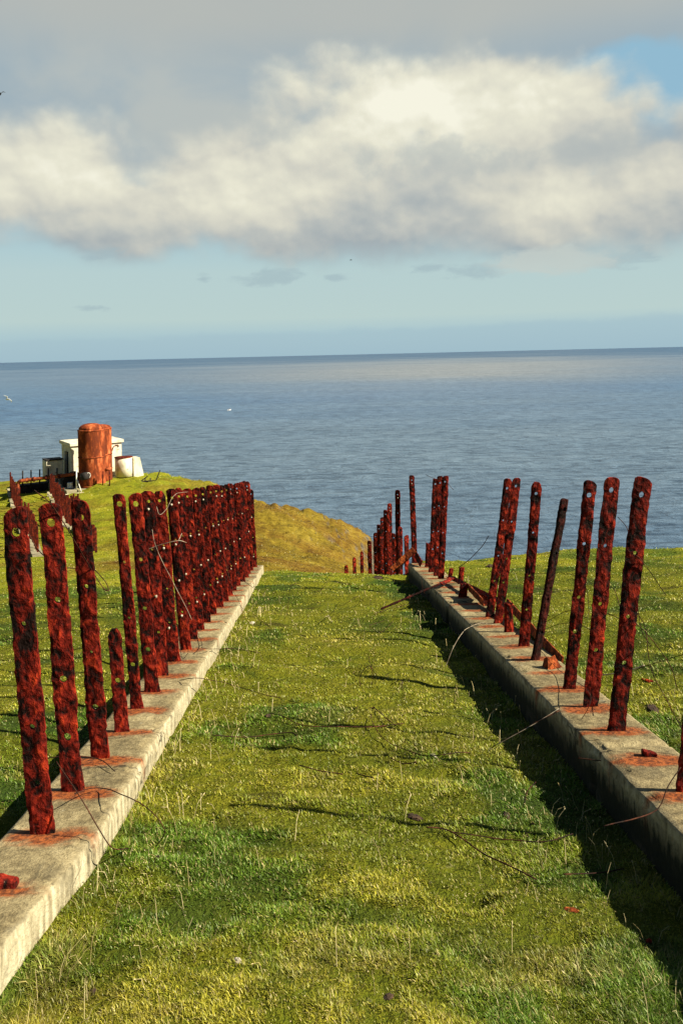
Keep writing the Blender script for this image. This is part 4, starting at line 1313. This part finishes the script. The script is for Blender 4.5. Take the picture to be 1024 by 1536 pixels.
# white pole with a brace
a0 = Vector(atD(115, 736, 56.2)); a1 = Vector(atD(115, 705, 56.2)); a2 = Vector(atD(122.5, 738.5, 56.0)); a3 = Vector(atD(116, 719, 56.2))
rt = empty('white_pole', a0)
bm = bmesh.new(); tube(bm, [Vector(), a1 - a0], .05, 8); bm_obj('pole', bm, M['white'], rt, True)
bm = bmesh.new(); tube(bm, [a2 - a0, a3 - a0], .035, 8); bm_obj('brace', bm, M['white'], rt, True)
tag(rt, 'white pole with a slanting brace in front of the large tank', 'pole')

# dark machinery between pipe and tank
for k, (px_, py_, s) in enumerate(((104, 722, .55), (112, 716, .45))):
    bm = bmesh.new()
    tube(bm, [Vector((0, -.3, .0)), Vector((0, .3, .0))], s, 20)
    box(bm, 0, 0, -s * .8, s * 1.3, .5, s * .9, .03)
    o = bm_obj('pump_casing', bm, M['dark'], None, False); o.location = atD(px_, py_, 57.8 + .4 * k); o.rotation_euler = (0, 0, YAW)
    tag(o, ['low dark pump casing at the end of the orange pipe', 'dark round pump casing against the foot of the large tank'][k], 'machine')
bm = bmesh.new(); box(bm, 0, 0, .2, .34, .3, .42, .02)
o = bm_obj('white_block', bm, M['white']); o.location = atD(105.5, 730, 57); o.location.z -= .1
tag(o, 'small white block beside the dark pump casing', 'block')

# slim iron stakes in front
stakes = [(34.5, 706, 728), (47, 705, 726), (60, 704, 725), (73, 702, 722), (86, 702, 720), (92, 710, 724), (154.5, 707, 733), (164.5, 705, 733)]
for k, (px_, y0, y1) in enumerate(stakes):
    D = 59 if k < 6 else 56.5
    b = Vector(atD(px_, y1 + 3, D)); tpt = Vector(atD(px_, y0, D))
    bm = bmesh.new(); tube(bm, [Vector(), (tpt - b)], .055 if k != 6 else .04, 8)
    o = bm_obj('iron_stake', bm, M['rust_far'] if k >= 6 else M['dark'], None, True); o.location = b
    lab = ('slim dark iron stake, %s from the left of those before the shaded tub' % ORD[k]) if k < 5 else ['short dark stake left of the white building by the orange pipe', 'slim reddish stake before the large tank', 'slim dark stake in front of the second tank'][k - 5]
    tag(o, lab, 'stake', 'slim iron stakes around the plant')
# dark bank under the left tub
bm = bmesh.new(); box(bm, 0, 0, 0, 3.6, .9, 1.0, .05)
o = bm_obj('dark_trough', bm, M['dark']); o.location = atD(64, 731, 60.3); o.location.z += -.1; o.rotation_euler = (0, 0, YAW)
tag(o, 'long dark trough before the shaded left tub', 'trough')
# scrap on the grass right of the plant
bm = bmesh.new()
for k in range(4):
    a = Vector((-.8 + .4 * k, 0, .05)); tube(bm, [a, a + Vector((random.uniform(-.2, .6), .2, random.uniform(.1, .9)))], .04, 6)
tube(bm, [Vector((-1, 0, .06)), Vector((1.0, .1, .08))], .08, 6)
o = bm_obj('scrap_heap', bm, M['dark']); o.location = Vector(atD(226, 729, 58)); o.location.z = gz1(o.location.x, o.location.y)
tag(o, 'small heap of dark scrap on the grass right of the plant', 'scrap')

# ------------------------------------------------------------------ the far double row of posts
far_me = [post_mesh('far_post', 1.56, .085, .04, [], 50 + k * 7, nc=2, row=.2, rough=.6) for k in range(4)]
for me_ in far_me: me_.materials.append(M['rust_far'])


def far_row(p0, p1, skip, label, group, klabel, hshort=None):
    a = Vector(p0); b = Vector(p1)
    L = (b - a).length
    n = int(L / .60)
    d = (b - a).normalized(); sidev = Vector((-d.y, d.x, 0))
    # kerb of the row follows the ground
    N = 60; rows_v = []; kend = 1.0 if not hshort or hshort[1] == 1.0 else .78
    for k in range(N + 1):
        q = a + (b - a) * (k / N * kend)
        g = gz1(q.x, q.y)
        for s, z in ((-.22, -.25), (-.22, .08), (.22, .08), (.22, -.25)):
            w = q + sidev * s
            rows_v.append((w.x, w.y, g + z))
    fc = []
    for k in range(N):
        for j in range(3): fc.append((k * 4 + j, k * 4 + j + 1, k * 4 + 4 + j + 1, k * 4 + 4 + j))
    fc.append((0, 3, 2, 1)); fc.append((N * 4, N * 4 + 1, N * 4 + 2, N * 4 + 3))
    ko = np_mesh('concrete_kerb', rows_v, fc, M['grey'], smooth=False)
    tag(ko, klabel, 'kerb')
    for k in range(n):
        f = (k + .5) / n
        if any(s0 < f < s1 for s0, s1 in skip): continue
        q = a + (b - a) * f
        g = gz1(q.x, q.y) + .20
        o = bpy.data.objects.new('rusty_post', far_me[k % 4]); COL.objects.link(o)
        sc = 1.0 + random.uniform(-.09, .05)
        if hshort and f > hshort[0]: sc *= hshort[1] - (f - hshort[0]) * hshort[2]
        o.matrix_world = Matrix.Translation((q.x, q.y, g - .05)) @ Matrix.Rotation(math.atan2(-d.x, d.y) + random.uniform(-.2, .2), 4, 'Z') @ Matrix.Scale(sc, 4, (0, 0, 1))
        tag(o, label, 'post', group)


far_row(ghit(16, 738), ghit(58, 836), [(.60, .66)], 'small distant rusty post in the outer far row, left of the tanks', 'distant posts of the outer far row', 'distant pale kerb under the outer far row of posts near the left edge', (.66, 1.0, .8))
far_row(ghit(76, 743), ghit(146, 836), [(.80, .88)], 'small distant rusty post in the inner far row, below the tanks', 'distant posts of the inner far row', 'distant pale kerb under the inner far row of posts below the tanks', (.86, .7, .6))

# ------------------------------------------------------------------ birds
def bird(px, py, D, span, label, matl, heading, bank, flap):
    p = Vector(atD(px, py, D))
    root = link('seabird', bpy.data.meshes.new('bird'), None)
    bm = bmesh.new()
    body = [(0, -.42, .0, .004), (0, -.36, .01, .035), (0, -.24, .012, .062), (0, -.05, 0, .085), (0, .12, -.005, .07), (0, .28, 0, .04), (0, .44, .005, .012)]
    tube(bm, [Vector(b[:3]) * span for b in body], [b[3] * span for b in body], 10)
    for s in (-1, 1):
        st = [(.05, .0, .02, .20), (.22, -.06, .02 + flap * .10, .19), (.36, -.04, .02 + flap * .12, .15), (.52, .08, .02 + flap * .05, .05)]
        up_, dn_ = [], []
        for x_, y_, z_, c_ in st:
            up_.append([bm.verts.new(Vector((s * x_, y_ - c_ / 2, z_)) * span), bm.verts.new(Vector((s * x_, y_ + c_ / 2, z_ - .01)) * span)])
            dn_.append([bm.verts.new(Vector((s * x_, y_ - c_ / 2, z_ - .018)) * span), bm.verts.new(Vector((s * x_, y_ + c_ / 2, z_ - .018)) * span)])
        for i in range(3):
            bm.faces.new((up_[i][0], up_[i + 1][0], up_[i + 1][1], up_[i][1])); bm.faces.new((dn_[i][0], dn_[i][1], dn_[i + 1][1], dn_[i + 1][0]))
            bm.faces.new((up_[i][0], dn_[i][0], dn_[i + 1][0], up_[i + 1][0])); bm.faces.new((up_[i][1], up_[i + 1][1], dn_[i + 1][1], dn_[i][1]))
        bm.faces.new((up_[3][0], dn_[3][0], dn_[3][1], up_[3][1]))
    bmesh.ops.recalc_face_normals(bm, faces=bm.faces)
    bm.to_mesh(root.data); bm.free()
    root.data.materials.append(M[matl])
    root.location = p
    root.rotation_euler = (0, bank, heading)
    tag(root, label, 'bird', 'seabirds in flight')
    return root


bird(12, 599, 70, .95, 'white seabird gliding over the sea at the left edge', 'gull', .9, .75, .9)
bird(344, 615, 110, .9, 'small white seabird flying low over the sea above the left posts', 'gull', -.8, -.5, .8)
bird(1, 141, 60, .8, 'dark seabird against the cloud at the upper left edge', 'darkbird', .4, -.35, 1.0)
bird(526, 390, 160, .8, 'tiny dark bird far off under the big cloud', 'darkbird', 1.4, .1, .6)

# ------------------------------------------------------------------ grass
def blades(n, ymin, ymax, xmin, xmax, power=2.0, lmul=1.0, wmul=1.0, straw=.10):
    u = rng.random(n)
    a, b = ymin ** (1 - power), ymax ** (1 - power)
    y = (a + (b - a) * u) ** (1 / (1 - power))
    # spread across the track, wide enough to be seen from a step aside
    lo = np.maximum(xmin, -.66 * y - .5); hi = np.minimum(xmax, .62 * y + .7)
    x = lo + (hi - lo) * rng.random(n)
    keep = ~((x > XLO - .01) & (x < XLI + .012) & (y < 14.05)) & ~((x > XRI - .012) & (x < XRO + .01) & (y < 13.55)) & (hi > lo)
    x, y = x[keep], y[keep]
    x = x + lshift(y) * sstep(0, -.8, x)
    cl = fbm(x * 6, y * 6 + 40, 3)
    thin = rng.random(len(x)) < .45 + .9 * sstep(.3, .6, cl)
    x, y, cl = x[thin], y[thin], cl[thin]
    n = len(x)
    z = gz(x, y)
    L = lushness(x, y); B = brownness(x, y)
    D = np.maximum(y, 2)
    tuft = sstep(.60, .70, fbm(x * 3.1 + 7, y * 3.1 + 61, 3))
    ln = (.011 + .018 * rng.random(n) ** 1.8) * (.85 + .3 * L) * (.35 + 1.3 * cl) * (1 + .45 * tuft) * lmul * (1 + .012 * D)
    near_b = np.exp(-((x - XLI - .05) / .06) ** 2) + np.exp(-((x - XLO + .05) / .07) ** 2) + np.exp(-((x - XRO - .06) / .07) ** 2) + .5 * np.exp(-((x - XRI + .06) / .08) ** 2)
    ln = ln * (1 + .55 * np.clip(near_b, 0, 1))
    wd = np.maximum(.0024, .00105 * D) * (.7 + .6 * rng.random(n)) * wmul
    th = rng.random(n) * 2 * PI
    tilt = .35 + .75 * rng.random(n)
    dx, dy = np.cos(th) * np.sin(tilt), np.sin(th) * np.sin(tilt)
    dz = np.cos(tilt)
    ph = th + PI / 2 + (rng.random(n) - .5) * 1.2
    wx, wy = np.cos(ph) * wd / 2, np.sin(ph) * wd / 2
    base = np.stack([x, y, z - .004], 1)
    side = np.stack([wx, wy, 0 * wx], 1)
    d = np.stack([dx, dy, dz], 1)
    mid = base + d * (ln * .55)[:, None] + np.stack([0 * x, 0 * x, ln * .06], 1)
    d2 = np.stack([dx * 1.5, dy * 1.5, dz * .55], 1)
    tip = mid + d2 * (ln * .5)[:, None]
    V_ = np.stack([base - side, base + side, mid + side * .8, mid - side * .8, tip], 1).reshape(-1, 3)
    k = np.arange(n) * 5
    quads = np.stack([k, k + 1, k + 2, k + 3], 1); tris = np.stack([k + 3, k + 2, k + 4], 1)
    # colours
    r1 = rng.random(n)[:, None]
    pv = fbm(x * 1.3 + 90, y * 2.4 + 11, 4)[:, None]
    olive = np.array([.208, .220, .014]); yel = np.array([.40, .345, .034]); grn = np.array([.090, .165, .012]); stw = np.array([.42, .34, .13]); brn = np.array([.15, .085, .016])
    c = olive + (yel - olive) * sstep(.42, .66, pv + (r1 - .5) * .35)
    gg = np.clip(L[:, None] * 1.05 + (rng.random(n)[:, None] - .5) * .5 + .22, 0, 1)
    c = c + (grn - c) * gg
    c = c + (brn - c) * (B * .92)[:, None]
    c = c + (grn * .8 - c) * (tuft * .3)[:, None]
    dead = sstep(.56, .68, fbm(x * 2.1 + 13, y * 3.2 + 44, 4))
    c = c + (np.array([.27, .19, .05]) - c) * (dead * .35 * (rng.random(n) < .8))[:, None]
    isst = (rng.random(n) < straw * (.5 + cl))[:, None]
    c = np.where(isst, stw * (.6 + .5 * r1), c)
    c = c * (.55 + .9 * rng.random(n)[:, None]) * (.8 + .45 * sstep(.35, .65, cl))[:, None]
    return V_, quads, tris, c


def grass_obj(name, args, label, **kw):
    V_, q, tr, c = blades(*args, **kw)
    me = bpy.data.meshes.new(name)
    n = len(q)
    me.vertices.add(len(V_)); me.vertices.foreach_set('co', V_.astype(np.float32).ravel())
    nl = n * 7
    li = np.concatenate([q, tr], 1).astype(np.int32)       # 4+3 per blade
    me.loops.add(nl); me.loops.foreach_set('vertex_index', li.ravel())
    me.polygons.add(2 * n)
    ls = np.stack([np.arange(n) * 7, np.arange(n) * 7 + 4], 1).ravel().astype(np.int32)
    lt = np.tile(np.array([4, 3], np.int32), n)
    me.polygons.foreach_set('loop_start', ls); me.polygons.foreach_set('loop_total', lt)
    me.update(calc_edges=True)
    a = me.attributes.new('col', 'FLOAT_COLOR', 'POINT')
    cc_ = np.repeat(np.concatenate([c, np.ones((n, 1))], 1), 5, 0).astype(np.float32)
    a.data.foreach_set('color', cc_.ravel())
    o = link(name, me, M['blade'])
    tag(o, label, 'grass', kind='stuff')
    return o


grass_obj('grass', (800000, 2.2, 14.1, -9, 9), 'short yellow green grass growing over the track and its verges')
grass_obj('grass', (60000, 26, 66, -34, 6), 'rough tussocky grass on the far slopes of the headland', power=1.1, lmul=1.6, wmul=.9)
grass_obj('grass', (110000, 13.9, 34, -22, 11), 'short grass on the ground past the kerb ends', power=1.6, lmul=1.0)


def stalks(n):
    V_, C = [], []
    bm = bmesh.new()
    for _ in range(n):
        y = 2.4 + 9 * random.random() ** 1.8
        mode = random.random()
        if mode < .35: x = XLI + .03 + abs(random.gauss(0, .25))
        elif mode < .6: x = 1.25 + random.gauss(0, .15)
        elif mode < .72: x = XRO + abs(random.gauss(0, .35)) + .02
        else: x = random.uniform(XLI, 1.3)
        if XRI - .02 < x < XRO + .01: continue
        z = gz1(x, y)
        h = random.uniform(.05, .13)
        a = random.uniform(0, 2 * PI); l = random.uniform(.1, .7)
        p0 = Vector((x, y, z)); p1 = p0 + Vector((math.cos(a) * h * l * .4, math.sin(a) * h * l * .4, h * .6)); p2 = p0 + Vector((math.cos(a) * h * l, math.sin(a) * h * l, h * (1 - .3 * l)))
        w = max(.0008, .00034 * y)
        tube(bm, [p0, p1, p2], [w, w * .8, w * .5], 3, False)
        if random.random() < .45:
            tube(bm, [p2, p2 + (p2 - p1) * .22, p2 + (p2 - p1) * .4], [w * .8, w * 2.2, w * .4], 4)
    me = bpy.data.meshes.new('dry_stalks'); bm.to_mesh(me); bm.free()
    o = link('dry_stalks', me, M['straw'])
    tag(o, 'thin dry straw coloured stalks scattered through the grass', 'grass', kind='stuff')


m, nt, out = mat('straw'); t = NT(nt)
n1 = t.noise(t.pos(), 3, 3)
t.bsdf(out, t.ramp(n1, [(.35, (.34, .26, .10)), (.6, (.58, .48, .26))]), .8)
M['straw'] = m
stalks(520)


def seedheads(n):
    """tiny pale dead flower heads in the turf"""
    bm = bmesh.new()
    cs = [(180, 1350, .16, 90), (690, 1355, .03, 26), (250, 1330, .2, 50), (420, 1510, .25, 40), (980, 1165, .1, 10), (600, 1180, .4, 60), (500, 1000, .8, 60), (880, 1240, .12, 16)]
    for px, py, s, k in cs:
        c_ = ghit(px, py)
        for _ in range(k):
            x = c_[0] + random.gauss(0, s); y = c_[1] + random.gauss(0, s * 1.3)
            if x < XLI + .02 or x > XRI - .03 or y < 2.3: continue
            z = gz1(x, y) + random.uniform(.012, .035)
            r = random.uniform(.0014, .003) * (1 + .06 * y)
            bmesh.ops.create_icosphere(bm, subdivisions=1, radius=r, matrix=Matrix.Translation((x, y, z)) @ Matrix.Scale(.6, 4, (0, 0, 1)))
    me = bpy.data.meshes.new('seed_heads'); bm.to_mesh(me); bm.free()
    o = link('seed_heads', me, M['straw'])
    tag(o, 'tiny pale dead flower heads dotted in the turf', 'grass', kind='stuff')


seedheads(0)
